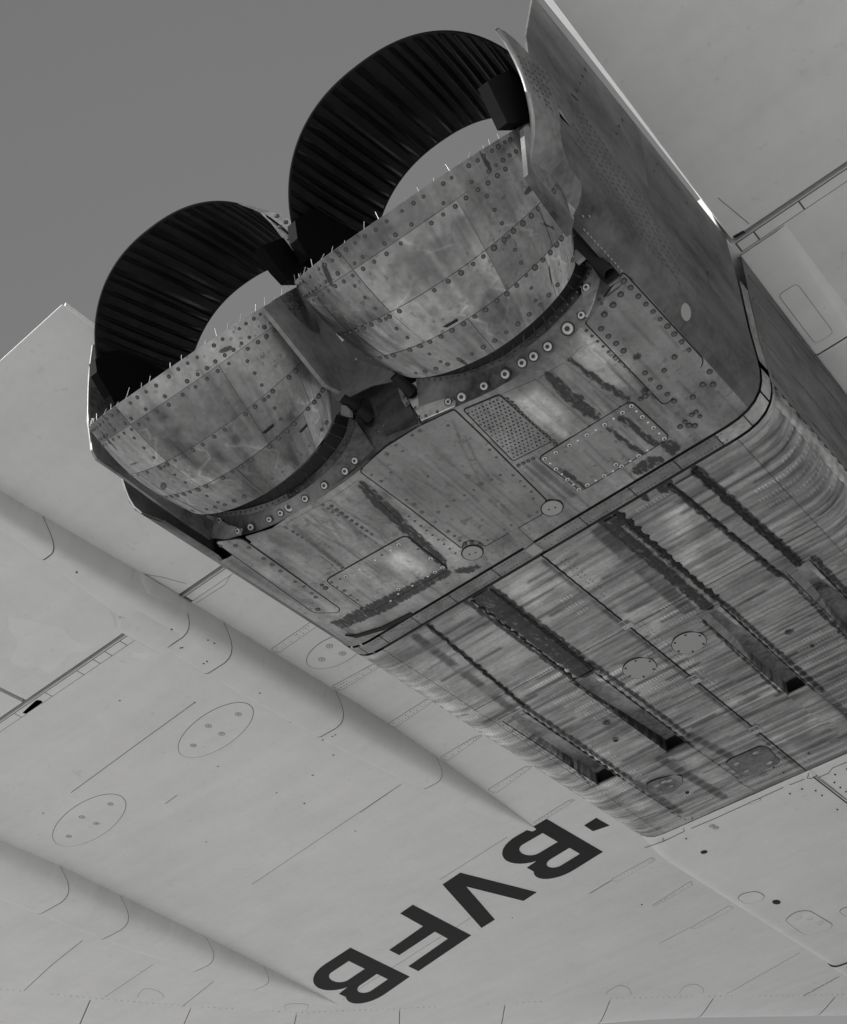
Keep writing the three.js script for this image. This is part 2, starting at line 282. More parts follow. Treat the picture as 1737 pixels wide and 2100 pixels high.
for (const k of ['wall', 'steel', 'pale', 'concrete', 'trough', 'flank', 'shield', 'bracket', 'bareSheen', 'liner']) { M[k].map.repeat.set(1 / 3.2, 1 / 3.2); M[k].bumpMap.repeat.set(1 / 3.2, 1 / 3.2); }
M.concrete.map.repeat.set(1 / 9, 1 / 9); M.concrete.bumpMap.repeat.set(1 / 9, 1 / 9);

/* ------------------------------------------------------------------ mesh helpers */
const DOM = { aft: AFT, mid: MID, paint: WNG };
const uvOf = (dom, x, z) => dom ? [(x - dom[0]) / (dom[1] - dom[0]), (z - dom[2]) / (dom[3] - dom[2])] : [x, z];
const domOf = m => m === M.aft ? AFT : m === M.mid ? MID : m === M.paint ? WNG : null;
function add(parent, name, geo, mat, label) {
  const o = new THREE.Mesh(geo, mat); o.name = name; o.castShadow = o.receiveShadow = true; if (label) o.userData.label = label; parent.add(o); return o;
}
function buf(pos, uv, idx) {
  const g = new THREE.BufferGeometry(); g.setAttribute('position', new THREE.Float32BufferAttribute(pos, 3)); g.setAttribute('uv', new THREE.Float32BufferAttribute(uv, 2)); g.setIndex(idx); g.computeVertexNormals(); return g;
}
function flatten(g) { const n = g.index ? g.toNonIndexed() : g; n.computeVertexNormals(); return n; }
function paintGeo(g, v) { const n = g.attributes.position.count, c = new Float32Array(n * 3).fill(v); g.setAttribute('color', new THREE.BufferAttribute(c, 3)); return g; }
function roundPoly(pts, r, n = 4) {
  const o = [], L = pts.length, rr = Array.isArray(r) ? r : pts.map(() => r);
  for (let i = 0; i < L; i++) {
    const p = pts[i], a = pts[(i + L - 1) % L], b = pts[(i + 1) % L]; if (!rr[i]) { o.push(p); continue; }
    const da = Math.hypot(a[0] - p[0], a[1] - p[1]), db = Math.hypot(b[0] - p[0], b[1] - p[1]), k = Math.min(rr[i], da * 0.45, db * 0.45);
    const A = [p[0] + (a[0] - p[0]) / da * k, p[1] + (a[1] - p[1]) / da * k], B = [p[0] + (b[0] - p[0]) / db * k, p[1] + (b[1] - p[1]) / db * k];
    for (let q = 0; q <= n; q++) { const t = q / n, u = 1 - t; o.push([u * u * A[0] + 2 * u * t * p[0] + t * t * B[0], u * u * A[1] + 2 * u * t * p[1] + t * t * B[1]]); }
  }
  return o;
}
function inset(pts, d) {
  const L = pts.length; let area = 0; for (let i = 0; i < L; i++) { const a = pts[i], b = pts[(i + 1) % L]; area += a[0] * b[1] - b[0] * a[1]; }
  const s = area > 0 ? 1 : -1;
  return pts.map((p, i) => {
    const a = pts[(i + L - 1) % L], b = pts[(i + 1) % L]; let n1 = [-(p[1] - a[1]), p[0] - a[0]], n2 = [-(b[1] - p[1]), b[0] - p[0]];
    const l1 = Math.hypot(...n1) || 1, l2 = Math.hypot(...n2) || 1; n1 = n1.map(v => v / l1 * s); n2 = n2.map(v => v / l2 * s);
    const k = 1 + n1[0] * n2[0] + n1[1] * n2[1], f = d / Math.max(0.4, k); return [p[0] + (n1[0] + n2[0]) * f, p[1] + (n1[1] + n2[1]) * f];
  });
}
// a flat plate hanging under height y: lower face at y - t, edges chamfered by c
function plateGeo(pts, y, t, mat, c = 0.002, hgt = null) {
  const dom = domOf(mat), low = inset(pts, c), pos = [], uv = [], idx = [], L = pts.length;
  const H = (p) => y + (hgt ? hgt(p[0], p[1]) : 0);
  const push = (p, yy) => { pos.push(p[0], yy, p[1]); uv.push(...uvOf(dom, p[0], p[1])); return pos.length / 3 - 1; };
  const tris = THREE.ShapeUtils.triangulateShape(low.map(p => new THREE.Vector2(p[0], p[1])), []);
  const b0 = low.map(p => push(p, H(p) - t)); for (const [a, b, d] of tris) idx.push(b0[a], b0[b], b0[d]);
  const t0 = pts.map(p => push(p, H(p) + 0.003)); for (const [a, b, d] of tris) idx.push(t0[a], t0[d], t0[b]);
  for (let i = 0; i < L; i++) {
    const j = (i + 1) % L, p = pts[i], q = pts[j], a = low[i], b = low[j];
    const v = [push(a, H(a) - t), push(b, H(b) - t), push(q, H(q) - t + c), push(p, H(p) - t + c)]; idx.push(v[0], v[2], v[1], v[0], v[3], v[2]);
    const w = [push(p, H(p) - t + c), push(q, H(q) - t + c), push(q, H(q) + 0.003), push(p, H(p) + 0.003)]; idx.push(w[0], w[2], w[1], w[0], w[3], w[2]);
  }
  return buf(pos, uv, idx);
}
const plate = (parent, name, pts, y, t, mat, label, c, hgt) => add(parent, name, plateGeo(pts, y, t, mat, c, hgt), mat, label);
// surface from rows of 3-D points
function sheet(rows, mat, uvf, close) {
  const pos = [], uv = [], idx = [], n = rows[0].length;
  rows.forEach((r, i) => r.forEach((p, j) => { pos.push(...p); uv.push(...(uvf ? uvf(i / (rows.length - 1), j / (n - 1), p) : uvOf(domOf(mat), p[0], p[2]))); }));
  for (let i = 0; i < rows.length - 1; i++) for (let j = 0; j < n - 1; j++) { const a = i * n + j, b = a + 1, c = a + n, d = c + 1; idx.push(a, c, b, b, c, d); }
  return buf(pos, uv, idx);
}
function solidSheet(rows, rows2, mat, uvf) {                       // two sheets closed along their rims
  const g = [sheet(rows, mat, uvf), sheet(rows2, mat, uvf)], n = rows[0].length - 1, m = rows.length - 1;
  const rim = (a, b) => sheet([a, b], mat, uvf ? (s, t, p) => [p[0], p[2]] : null);
  g.push(rim(rows[0], rows2[0]), rim(rows[m], rows2[m]), rim(rows.map(r => r[0]), rows2.map(r => r[0])), rim(rows.map(r => r[n]), rows2.map(r => r[n])));
  return mergeGeometries(g.map(x => x));
}
function tube(pts, r, seg = 6, mat) {
  const c = new THREE.CatmullRomCurve3(pts.map(p => new THREE.Vector3(...p)), false, 'catmullrom', 0.1); return new THREE.TubeGeometry(c, Math.max(1, (pts.length - 1) * 2), r, seg, false);
}
const V = (a, b, t) => a.map((v, i) => v + (b[i] - v) * t);
function orient(o, p, n) { o.position.set(...p); o.quaternion.setFromUnitVectors(new THREE.Vector3(0, -1, 0), new THREE.Vector3(...n).normalize()); return o; }

/* rivet and bolt shapes, hanging along -y */
const rivetGeo = (() => { const a = paintGeo(new THREE.LatheGeometry([[0, -0.0035], [0.0045, -0.003], [0.0075, -0.0012], [0.0085, 0.0005]].map(p => new THREE.Vector2(...p)), 10), 0.11), b = paintGeo(new THREE.LatheGeometry([[0.0082, -0.0003], [0.0115, -0.0004], [0.0122, 0.001]].map(p => new THREE.Vector2(...p)), 10), 0.035); return mergeGeometries([a, b]); })();
const boltGeo = (() => {                                            // pale washer, dark hexagon head
  const wsh = paintGeo(new THREE.LatheGeometry([[0.0075, -0.0028], [0.014, -0.0032], [0.0165, -0.0015], [0.017, 0.001]].map(p => new THREE.Vector2(...p)), 14), 0.62);
  const hd = paintGeo(new THREE.CylinderGeometry(0.0072, 0.008, 0.007, 6), 0.05); hd.translate(0, -0.0028, 0);
  const rg = paintGeo(new THREE.LatheGeometry([[0.0165, 0.0005], [0.021, -0.0008], [0.0225, 0.001]].map(p => new THREE.Vector2(...p)), 14), 0.05);
  return mergeGeometries([wsh, hd.toNonIndexed ? hd : hd, rg].map(g => { const q = g.index ? g.toNonIndexed() : g; return q; }));
})();
function rivetAt(parent, p, n = [0, -1, 0], s = 1, geo = rivetGeo, mat = M.rivet, name = 'rivet') { const o = orient(add(parent, name, geo, mat), p, n); o.scale.setScalar(s); return o; }
function stuffDots(parent, name, geo, mat, list) {                  // list: [p, n, s]
  const im = new THREE.InstancedMesh(geo, mat, list.length), d = new THREE.Object3D();
  list.forEach(([p, n, s], i) => { orient(d, p, n || [0, -1, 0]); d.scale.setScalar(s || 1); d.updateMatrix(); im.setMatrixAt(i, d.matrix); });
  im.name = name; im.userData.kind = 'stuff'; im.castShadow = im.receiveShadow = true; parent.add(im); return im;
}
const along = (a, b, n, f0 = 0, f1 = 1) => Array.from({ length: n }, (_, i) => V(a, b, f0 + (f1 - f0) * (n > 1 ? i / (n - 1) : 0)));

/* ------------------------------------------------------------------ the ground */
{
  const g = new THREE.PlaneGeometry(900, 900, 1, 1); g.rotateX(-Math.PI / 2); const u = g.attributes.uv; for (let i = 0; i < u.count; i++) u.setXY(i, u.getX(i) * 900, u.getY(i) * 900);
  const o = add(scene, 'ground', g, M.concrete); o.userData = { kind: 'structure', label: 'sunlit pale concrete apron below the aircraft', category: 'ground' };
}

/* ------------------------------------------------------------------ the aircraft */
const jet = new THREE.Group(); jet.name = 'airliner'; jet.position.y = EYE; scene.add(jet);
jet.userData = { label: 'white delta wing jet airliner seen from below, with weathered twin engine nacelle', category: 'airliner' };
/* ---- wing */
const LEP = [[-13.4, -4.2], [-12.35, -6.2], [-11.45, -7.93], [-10.88, -8.93], [-10.2, -9.98], [-9.3, -10.82], [-8.35, -11.66], [-7.4, -12.52], [-6.5, -13.44], [-5.43, -14.58], [-4.3, -15.75], [-3.1, -17], [-1.5, -18.6], [1.6, -21.5]];
const wing = add(jet, 'wing', plateGeo([[1.6, -4.165], [-0.86, -4.165], [-0.86, -4.02], [-13.4, -4.02], ...LEP], HW + 0.35, 0.35, M.paint, 0.004), M.paint, 'pale painted delta wing underside with dark registration letters');
const seamGeo = (pts, wd) => {
  const L = [], R = []; pts.forEach((p, i) => { const a = pts[Math.max(0, i - 1)], b = pts[Math.min(pts.length - 1, i + 1)], l = Math.hypot(b[0] - a[0], b[1] - a[1]), n = [-(b[1] - a[1]) / l * wd / 2, (b[0] - a[0]) / l * wd / 2]; L.push([p[0] + n[0], p[1] + n[1]]); R.unshift([p[0] - n[0], p[1] - n[1]]); });
  return plateGeo([...L, ...R], HW, 0.0014, M.line, 0.0003);
};
const seam = (t, l, wd = 0.005, parent = wing) => add(parent, 'seam_sealant', seamGeo(planW(t, l), wd), M.line);
const coverOn = (parent, name, pts, y = HW, mat = M.paint, lw = 0.005) => {
  const o = plate(parent, name, pts, y, 0.003, mat, null, 0.0015); const e = plateGeo(inset(pts, -lw), y, 0.0013, M.line, 0.0003); add(parent, 'seam_sealant', e, M.line); return o;
};
const ell = (cx, cy, a, b, deg, n = 40) => Array.from({ length: n }, (_, i) => { const t = i / n * 2 * Math.PI, c = Math.cos(deg * Math.PI / 180), s = Math.sin(deg * Math.PI / 180); return [cx + a * Math.cos(t) * c - b * Math.sin(t) * s, cy + a * Math.cos(t) * s + b * Math.sin(t) * c]; });
const screwGeo = (() => { const a = paintGeo(new THREE.LatheGeometry([[0.006, -0.0005], [0.018, -0.0012], [0.021, -0.0012], [0.023, 0.001]].map(p => new THREE.Vector2(...p)), 16).toNonIndexed(), 0.5), b = paintGeo(new THREE.CylinderGeometry(0.006, 0.006, 0.003, 8).toNonIndexed(), 0.05), c = paintGeo(new THREE.LatheGeometry([[0.0215, -0.0008], [0.027, -0.0008], [0.029, 0.001]].map(p => new THREE.Vector2(...p)), 16).toNonIndexed(), 0.2); return mergeGeometries([a, b, c]); })();
for (const [t, e, sc] of [['J', [1030, 541, 203, 88, -32], [[1138, 465], [995, 521], [1058, 558], [923, 614]]], ['J', [427, 971, 194, 90, -30], [[528, 893], [392, 955], [461, 986], [329, 1047]]], ['E', [720, 901, 158, 72, -24], [[690, 875], [757, 914], [650, 944]]]]) {
  coverOn(wing, 'access_cover', planW(t, ell(...e)));
  for (const s of sc) { const p = planW(t, [s])[0]; rivetAt(wing, [p[0], HW - 0.003, p[1]], [0, -1, 0], 1, screwGeo, M.multi, 'screw'); }
}
// riveted chordwise straps
const tinyDots = [];
const strap = (t, q, n) => {
  const p = planW(t, q); const o = plate(wing, 'strap', roundPoly(p, 0.02), HW, 0.0022, M.paint, null, 0.001); add(wing, 'seam_sealant', plateGeo(inset(roundPoly(p, 0.02), -0.004), HW, 0.0012, M.line, 0.0003), M.line);
  for (let r = 0; r < 2; r++) for (let i = 0; i < n; i++) { const a = V(p[0], p[3], 0.28 + 0.42 * r), b = V(p[1], p[2], 0.28 + 0.42 * r), c = V(a, b, (i + 0.3 + 0.4 * rnd()) / n); if (rnd() < 0.8) tinyDots.push([[c[0], HW - 0.0022, c[1]], null, 0.5 + 0.5 * rnd()]); }
  return o;
};
strap('E', [[388, 893], [625, 731], [665, 745], [422, 915]], 16); strap('E', [[702, 1085], [925, 965], [968, 970], [745, 1108]], 16); strap('E', [[990, 1280], [1195, 1150], [1235, 1155], [1025, 1300]], 14); strap('E', [[1262, 1452], [1440, 1345], [1480, 1338], [1295, 1472]], 14); strap('E', [[1508, 1618], [1700, 1500], [1737, 1500], [1548, 1637]], 10);
strap('M', [[795, 690], [1000, 560], [1030, 560], [830, 690]], 12);
strap('L', [[155, 1012], [425, 865], [450, 882], [195, 1028]], 12); strap('L', [[430, 1188], [690, 1022], [700, 1050], [450, 1190]], 12); strap('L', [[682, 1338], [945, 1188], [975, 1205], [720, 1345]], 12);
for (const [t, l, w] of [['J', [[930, 410], [640, 620], [340, 840]], 0.006], ['J', [[845, 852], [790, 893]], 0.006], ['K', [[655, 250], [0, 690]], 0.004], ['K', [[1130, 480], [830, 670]], 0.004], ['K', [[980, 830], [400, 960 + 240]], 0.003], ['L', [[150, 1020], [0, 1110]], 0.004], ['L', [[680, 1335], [480, 1440]], 0.004],
  ['J', [[395, 1545], [250, 1660], [115, 1785]], 0.007], ['J', [[1020, 1740], [945, 1800], [870, 1860]], 0.006], ['J', [[730, 1660], [500, 1815]], 0.004], ['K', [[1737, 590], [1580, 680], [1500, 730]], 0.004], ['E', [[1060, 1590], [850, 1737]], 0.004], ['E', [[0, 655], [150, 560], [215, 430 + 20]], 0.003]]) seam(t, l, w);
for (const [t, q] of [['K', [[457, 453], [232, 330], [1153, 838]]], ['J', [[572, 401], [930, 410], [207, 938], [1453, 890], [1320, 840], [985, 1075], [1040, 715], [1490, 757], [1590, 660]]], ['E', [[560, 1690], [605, 1543], [710, 1440], [485, 1215], [507, 1217], [450, 1242], [490, 1268], [320, 1130]]]])
  for (const s of q) { const p = planW(t, [s])[0]; tinyDots.push([[p[0], HW - 0.001, p[1]], null, 1.3]); }
// D-shaped access plates and rows of rivets towards the leading edge
for (const [t, q] of [['J', [[650, 1815], [690, 1770], [760, 1785], [790, 1820], [720, 1830]]], ['J', [[1355, 1850], [1420, 1845], [1475, 1850], [1460, 1885], [1370, 1885]]], ['L', [[90, 1790], [200, 1720], [270, 1735], [290, 1780], [270, 1800]]], ['L', [[600, 1790], [640, 1730], [720, 1710], [780, 1750], [760, 1790]]]]) coverOn(wing, 'access_cover', roundPoly(planW(t, q), 0.2), HW, M.paint, 0.003);
for (let i = 0; i < LEP.length - 1; i++) { const a = LEP[i], b = LEP[i + 1], n = Math.round(Math.hypot(b[0] - a[0], b[1] - a[1]) / 0.07); for (let k = 0; k < n; k++) if (vn(i * 5 + k * 0.2, 3, 9) > 0.32) { const p = V(a, b, k / n); tinyDots.push([[p[0] + 0.05, HW - 0.001, p[1] + 0.05], null, 0.8 + 0.5 * rnd()]); } }
for (const [q, n] of [[[[935, 1778], [1425, 1500]], 44], [[[1445, 1795], [1690, 1660]], 30], [[[1455, 1785], [1680, 1665]], 20]]) { const [a, b] = planW('L', q); for (let k = 0; k < n; k++) { const p = V(a, b, k / n); tinyDots.push([[p[0], HW - 0.001, p[1] + (rnd() - 0.5) * 0.02], null, 1.1]); } }
const dotGeo = new THREE.CylinderGeometry(0.006, 0.006, 0.002, 7);
stuffDots(wing, 'rivets', dotGeo, std({ color: grey(0.13), roughness: 0.8 }), tinyDots);
// leading edge segments
for (let i = 0; i < LEP.length - 1; i++) {
  const nr = (j) => { const a = LEP[Math.max(0, j - 1)], b = LEP[Math.min(LEP.length - 1, j + 1)], l = Math.hypot(b[0] - a[0], b[1] - a[1]); return [(b[1] - a[1]) / l, -(b[0] - a[0]) / l]; };
  const n0 = nr(i), n1 = nr(i + 1), sg = n0[1] < 0 ? 1 : -1, prof = [[0.004, 0.006], [0.3, 0.008], [0.55, 0.022], [0.68, 0.06], [0.74, 0.12], [0.75, 0.18], [0.70, 0.25], [0.5, 0.31], [0.0, 0.35]], wid = x => 1.08 + 1.1 * sm(-6.5, -10, x);
  const rows = [0.0035, 0.5, 0.9965].map(t => { const p = V(LEP[i], LEP[i + 1], t), n = V(n0, n1, t); return prof.map(([o, y]) => [p[0] + n[0] * o * sg * wid(p[0]), HW + y, p[1] + n[1] * o * sg * wid(p[0])]); });
  add(wing, 'leading_edge_panel', sheet(rows, M.paint), M.paint);
}
/* registration letters, laid on as thin dark film */
function letterGeo(outer, holes, map) {
  const s = new THREE.Shape(outer.map(p => new THREE.Vector2(...p))); s.holes = holes.map(h => new THREE.Path(h.map(p => new THREE.Vector2(...p))));
  const g = new THREE.ExtrudeGeometry(s, { depth: 1, bevelEnabled: false }); const P = g.attributes.position;
  for (let i = 0; i < P.count; i++) { const q = map([P.getX(i), P.getY(i)]); P.setXYZ(i, q[0], HW - (P.getZ(i) > 0.5 ? 0.0035 : -0.002), q[1]); }
  g.computeVertexNormals(); return flatten(g);
}
const pxMap = t => p => planW(t, [p])[0];
const bil = (BL, TL, BR, TR) => ([u, v]) => planW('K', [V(V(BL, BR, u), V(TL, TR, u), v)])[0];
const arcPts = (cx, cy, a, b, t0, t1, n = 14) => Array.from({ length: n + 1 }, (_, i) => { const t = t0 + (t1 - t0) * i / n; return [cx + a * Math.cos(t), cy + b * Math.sin(t)]; });
const PI = Math.PI, Bouter = [[0, 0], [0.5, 0], ...arcPts(0.52, 0.285, 0.48, 0.285, -PI / 2, PI * 0.36), [0.925, 0.556], ...arcPts(0.52, 0.775, 0.46, 0.225, -PI * 0.16, PI / 2), [0.5, 1], [0, 1]];
const Bh1 = [[0.25, 0.177], [0.58, 0.177], ...arcPts(0.6, 0.313, 0.15, 0.136, -PI / 2, PI / 2), [0.25, 0.449]].reverse(), Bh2 = [[0.235, 0.636], [0.58, 0.636], ...arcPts(0.58, 0.73, 0.14, 0.094, -PI / 2, PI / 2), [0.235, 0.824]].reverse();
add(wing, 'letter', letterGeo(Bouter, [Bh1, Bh2], bil([1305, 400], [1553, 545], [1054.5, 541.6], [1315, 694])), M.letter, 'black letter B beside the black dash');
add(wing, 'letter', letterGeo(Bouter, [Bh1, Bh2], bil([436, 970], [698, 1098], [219, 1111], [490, 1243])), M.letter, 'black letter B at the tip of the long fairing');
add(wing, 'letter', letterGeo([[712, 780], [970, 915], [737, 1073], [693, 1052], [868, 930], [810, 898], [652, 1002], [608, 980], [758, 875], [657, 818]], [], pxMap('K')), M.letter, 'black letter F');
add(wing, 'letter', letterGeo([[922, 638], [1260, 724], [1202, 762], [947, 698], [1075, 845], [1016, 882], [844, 690]], [], pxMap('K')), M.letter, 'black letter V');
add(wing, 'dash', letterGeo([[1083, 703], [1150, 661], [1225, 703], [1132, 735]], [], pxMap('M')), M.letter, 'black dash beside the nacelle');

/* ---- elevons */
function elevon(x0, x1, zh, zt, label, x0t = x0, tt = 0.03) {
  const pr = [[zh, HW], [zt, HW], [zt, HW + tt], [zh + 0.3, HW + 0.3], [zh, HW + 0.34]], pos = [], uv = [], idx = [];
  const n = pr.length; for (const X of [x0, x1]) for (const [z, y] of pr) { const x = X === x0 && y === HW && x0t !== x0 ? (z === zt ? x0t : x0 + 0.008) : X; pos.push(x, y, z); uv.push(...uvOf(WNG, x, z)); }
  for (let i = 0; i < n; i++) { const j = (i + 1) % n; idx.push(i, j, n + i, j, n + j, n + i); }
  for (let i = 1; i < n - 1; i++) { idx.push(0, i + 1, i, n, n + i, n + i + 1); }
  const o = new THREE.Mesh(flatten(buf(pos, uv, idx)), M.paint); o.name = 'elevon'; o.castShadow = o.receiveShadow = true; o.userData.label = label; jet.add(o); return o;
}
const elIn = elevon(-0.845, 1.55, -4.13, -1.5, 'inner elevon beside the dark nacelle side wall', -0.776, 0.17);
const elMid = elevon(-7.215, -3.93, -3.985, -1.86, 'elevon with a bright end edge beside the nozzles', -3.93, 0.007);
const elOut = elevon(-13.4, -7.25, -3.985, -1.86, 'outer elevon with flaked paint by the long fairing', -13.4, 0.007);
add(elMid, 'end_cap', (() => { const g = new THREE.BoxGeometry(0.012, 0.03, 2.05); g.translate(-3.922, HW + 0.012, -2.9); return g; })(), M.white);
// hinge covers
const hc = (x0, x1, z0, z1, parent = wing) => { const p = [[x0, z0], [x1, z0], [x1, z1], [x0, z1]]; return plate(parent, 'hinge_cover', p, HW, 0.003, M.paint, null, 0.001); };
add(wing, 'seam_sealant', plateGeo([[-13.2, -4.105], [-3.95, -4.105], [-3.95, -4.026], [-13.2, -4.026]], HW, 0.0012, M.line, 0.0003), M.line);
{ const xs = [-13.2, -12.4, -11.6, -10.8, -10.0, -9.2, -8.4, -7.75, -7.42, -7.02, -6.62, -6.42, -6.28, -6.1, -5.95, -5.79, -5.36, -4.82, -4.5, -3.96]; for (let i = 0; i < xs.length - 1; i++) if (xs[i] !== -5.79) hc(xs[i] + 0.004, xs[i + 1] - 0.004, -4.10, -4.032); }
add(wing, 'seam_sealant', plateGeo([[-0.84, -4.245], [1.55, -4.245], [1.55, -4.168], [-0.84, -4.168]], HW, 0.0012, M.line, 0.0003), M.line);
for (const [a, b] of [[-0.83, -0.725], [-0.715, -0.44], [-0.43, 0.1], [0.11, 0.7]]) hc(a, b, -4.24, -4.175);
plate(wing, 'access_cover', roundPoly(planW('J', [[105, 460], [175, 395], [205, 400], [200, 425], [150, 465]]), 0.02), HW, 0.003, M.paint, null, 0.001);
add(elIn, 'painted_drain_slot', plateGeo(planW('D', [[1075, 1362], [1135, 1328], [1148, 1340], [1088, 1374]]), HW, 0.002, M.rubberAndHoleDark, 0.0003), M.rubberAndHoleDark);  // slot painted as a near-black plate
// its outboard end is cut back as a bevel that catches the sun
add(elIn, 'edge_strip', (() => { const r = []; for (let i = 0; i <= 10; i++) { const t = i / 10, w = 0.008 + 0.026 * t, z = -4.1 + 2.6 * t, n = 0.002 * vn(i * 1.7, 2, 9); r.push([[-0.838 + 0.06 * t + n, HW - 0.003, z], [-0.858, HW + 0.27 - 0.11 * t, z]]); } return sheet(r, M.white, (s, t, p) => [p[0], p[2]]); })(), M.white, 'worn bright strip along the edge of the elevon');
// lap seams on the elevons
for (const [par, t, l] of [[elMid, 'I', [[640, 1370], [760, 1390], [870, 1420]]], [elIn, 'D', [[990, 1140], [1170, 1290]]]]) seam(t, l, 0.004, par);

/* ---- actuator fairings under the wing */
function fairing(label, st, breaks, slant) {
  const F = new THREE.Group(); F.name = 'actuator_fairing'; F.userData.label = label; jet.add(F);
  const at = z => { let i = 0; while (i < st.length - 2 && st[i + 1][0] > z) i++; const a = st[i], b = st[i + 1], t = Math.min(1, Math.max(0, (a[0] - z) / (a[0] - b[0]))), u = t; return [V([a[1]], [b[1]], u)[0], V([a[2]], [b[2]], u)[0], V([a[3]], [b[3]], u)[0]]; };
  const sect = z => {
    const [d, xi, xo] = at(z), w = xi - xo, pts = [], Q = [[xi, 0.004], [xi - w * 0.015, -d * 0.3], [xi - w * 0.04, -d * 0.55], [xi - w * 0.09, -d * 0.74], [xi - w * 0.17, -d * 0.88], [xi - w * 0.27, -d * 0.96], [xi - w * 0.4, -d * 1.0], [xo + w * 0.16, -d], [xo + w * 0.09, -d * 0.97], [xo + w * 0.035, -d * 0.88], [xo + w * 0.005, -d * 0.74], [xo - w * 0.01, -d * 0.4], [xo - w * 0.02, 0.004]];
    return Q.map(([x, y]) => [x, HW + y, z + y * slant]);
  };
  for (let i = 0; i < breaks.length - 1; i++) {
    const a = breaks[i] - 0.004, b = breaks[i + 1] + 0.004, n = Math.max(3, Math.round((a - b) / 0.12)), rows = [];
    for (let k = 0; k <= n; k++) rows.push(sect(a + (b - a) * k / n)); add(F, 'fairing_section', sheet(rows, M.paint), M.paint);
  }
  const core = []; for (let k = 0; k <= 60; k++) { const z = breaks[0] + (breaks[breaks.length - 1] - breaks[0]) * k / 60; const [d, xi, xo] = at(z); core.push(sect(z).map(p => [p[0] + (p[0] > (xi + xo) / 2 ? -0.006 : 0.006), Math.min(HW + 0.004, p[1] + 0.006), p[2]])); }
  add(F, 'joint_sealant', sheet(core, M.line, (s, t, p) => [p[0], p[2]]), M.line);
  return F;
}
const F1 = fairing('long actuator fairing ending at the black letter beside the nacelle', [[-1.87, 0.004, -5.46, -5.5], [-2.05, 0.09, -5.44, -5.53], [-2.4, 0.165, -5.42, -5.57], [-2.84, 0.19, -5.41, -5.60], [-3.24, 0.2, -5.40, -5.66], [-3.98, 0.2, -5.38, -5.76], [-4.45, 0.2, -5.38, -5.79], [-5.85, 0.2, -5.385, -5.78], [-6.4, 0.185, -5.40, -5.755], [-7.15, 0.14, -5.45, -5.72], [-7.7, 0.1, -5.49, -5.70], [-8.3, 0.035, -5.54, -5.68], [-8.62, 0.0, -5.57, -5.62]], [-1.88, -2.82, -4.0, -4.42, -5.63, -6.95, -8.6], 0.9);
const F2 = fairing('broad actuator fairing farther out under the wing', [[-1.87, 0.004, -9.3, -9.5], [-2.3, 0.13, -9.14, -9.7], [-3.4, 0.2, -9.1, -9.78], [-5.11, 0.2, -9.16, -9.82], [-5.8, 0.2, -9.18, -9.83], [-6.6, 0.2, -9.26, -9.86], [-7.83, 0.18, -9.38, -9.84], [-8.78, 0.13, -9.49, -9.83], [-9.5, 0.06, -9.57, -9.8], [-10.15, 0, -9.66, -9.74]], [-1.88, -3.4, -5.8, -6.58, -7.82, -8.76, -10.15], 1.2);
{ // the nose of the elevon-mounted part of the fairing overhangs as a stepped lip
  const q = []; for (let k = 0; k <= 8; k++) { const z = -3.62 - 0.43 * k / 8, rows = [[-5.375, 0.0], [-5.385, -0.06], [-5.405, -0.11], [-5.45, -0.155], [-5.53, -0.19], [-5.62, -0.213], [-5.74, -0.222], [-5.775, -0.215], [-5.785, -0.18], [-5.785, 0]]; q.push(rows.map(([x, y]) => [k === 0 ? Math.max(x, -5.7) : x, HW + y - (k === 0 ? -0.02 : 0.012), z + y * 0.5])); }
  add(F1, 'overlap_lip', solidSheet(q, q.map(r => r.map(p => [p[0] * 1 + (p[0] > -5.58 ? -0.01 : 0.01), p[1] + 0.012, p[2] + 0.003])), M.paint), M.paint);
  const dots = []; for (const [t, l] of [['I', [[360, 1368], [610, 1612], [630, 1600], [645, 1587], [658, 1577], [675, 1568], [765, 1663], [805, 1635], [845, 1722], [855, 1720], [955, 1795], [970, 1785], [1005, 1700], [975, 1685], [710, 1695]]], ['E', [[40, 967], [58, 955], [330, 1120], [655, 1362], [705, 1343], [720, 1335]]]]) for (const s of l) { const p = onY(t, s[0], s[1], HW - 0.2); dots.push([[p[0], HW - 0.2005, p[2]], null, 1.2]); }
  stuffDots(F1, 'painted_screw_holes', dotGeo, M.rubberAndHoleDark, dots);  // screw holes painted as near-black dots
}
{ // inner fairing at the wing root side of the nacelle
  const F = new THREE.Group(); F.name = 'hinge_fairing'; F.userData.label = 'wedge shaped fairing with a rounded door outline against the nacelle wall'; jet.add(F);
  const sec = (z, d) => [[-0.875, 0.003], [-0.87, -d * 0.8], [-0.85, -d], [-0.70, -d], [-0.625 - 0.02 * d, -d * 0.97], [-0.6, -d * 0.6], [-0.575, -0.006], [-0.56, 0.002]].map(([x, y]) => [x, HW + y, z]);
  const rows = z => { const r = []; for (let k = 0; k <= 6; k++) { const zz = z[0] + (z[1] - z[0]) * k / 6; r.push(sec(zz, 0.012 + 0.1 * (-4.25 - zz))); } return r; };
  add(F, 'fairing_section', sheet(rows([-4.255, -5.135]), M.paint), M.paint); add(F, 'fairing_section', sheet(rows([-5.145, -7.4]), M.paint), M.paint);
  const dr = roundPoly([[-0.82, -4.62], [-0.7, -4.62], [-0.7, -5.06], [-0.82, -5.06]], 0.03), hg = (x, z) => -(0.012 + 0.1 * (-4.25 - z));
  add(F, 'door', plateGeo(dr, HW, 0.002, M.paint, 0.0008, hg), M.paint); add(F, 'seam_sealant', plateGeo(inset(dr, -0.003), HW, 0.001, M.line, 0.0003, hg), M.line);
}
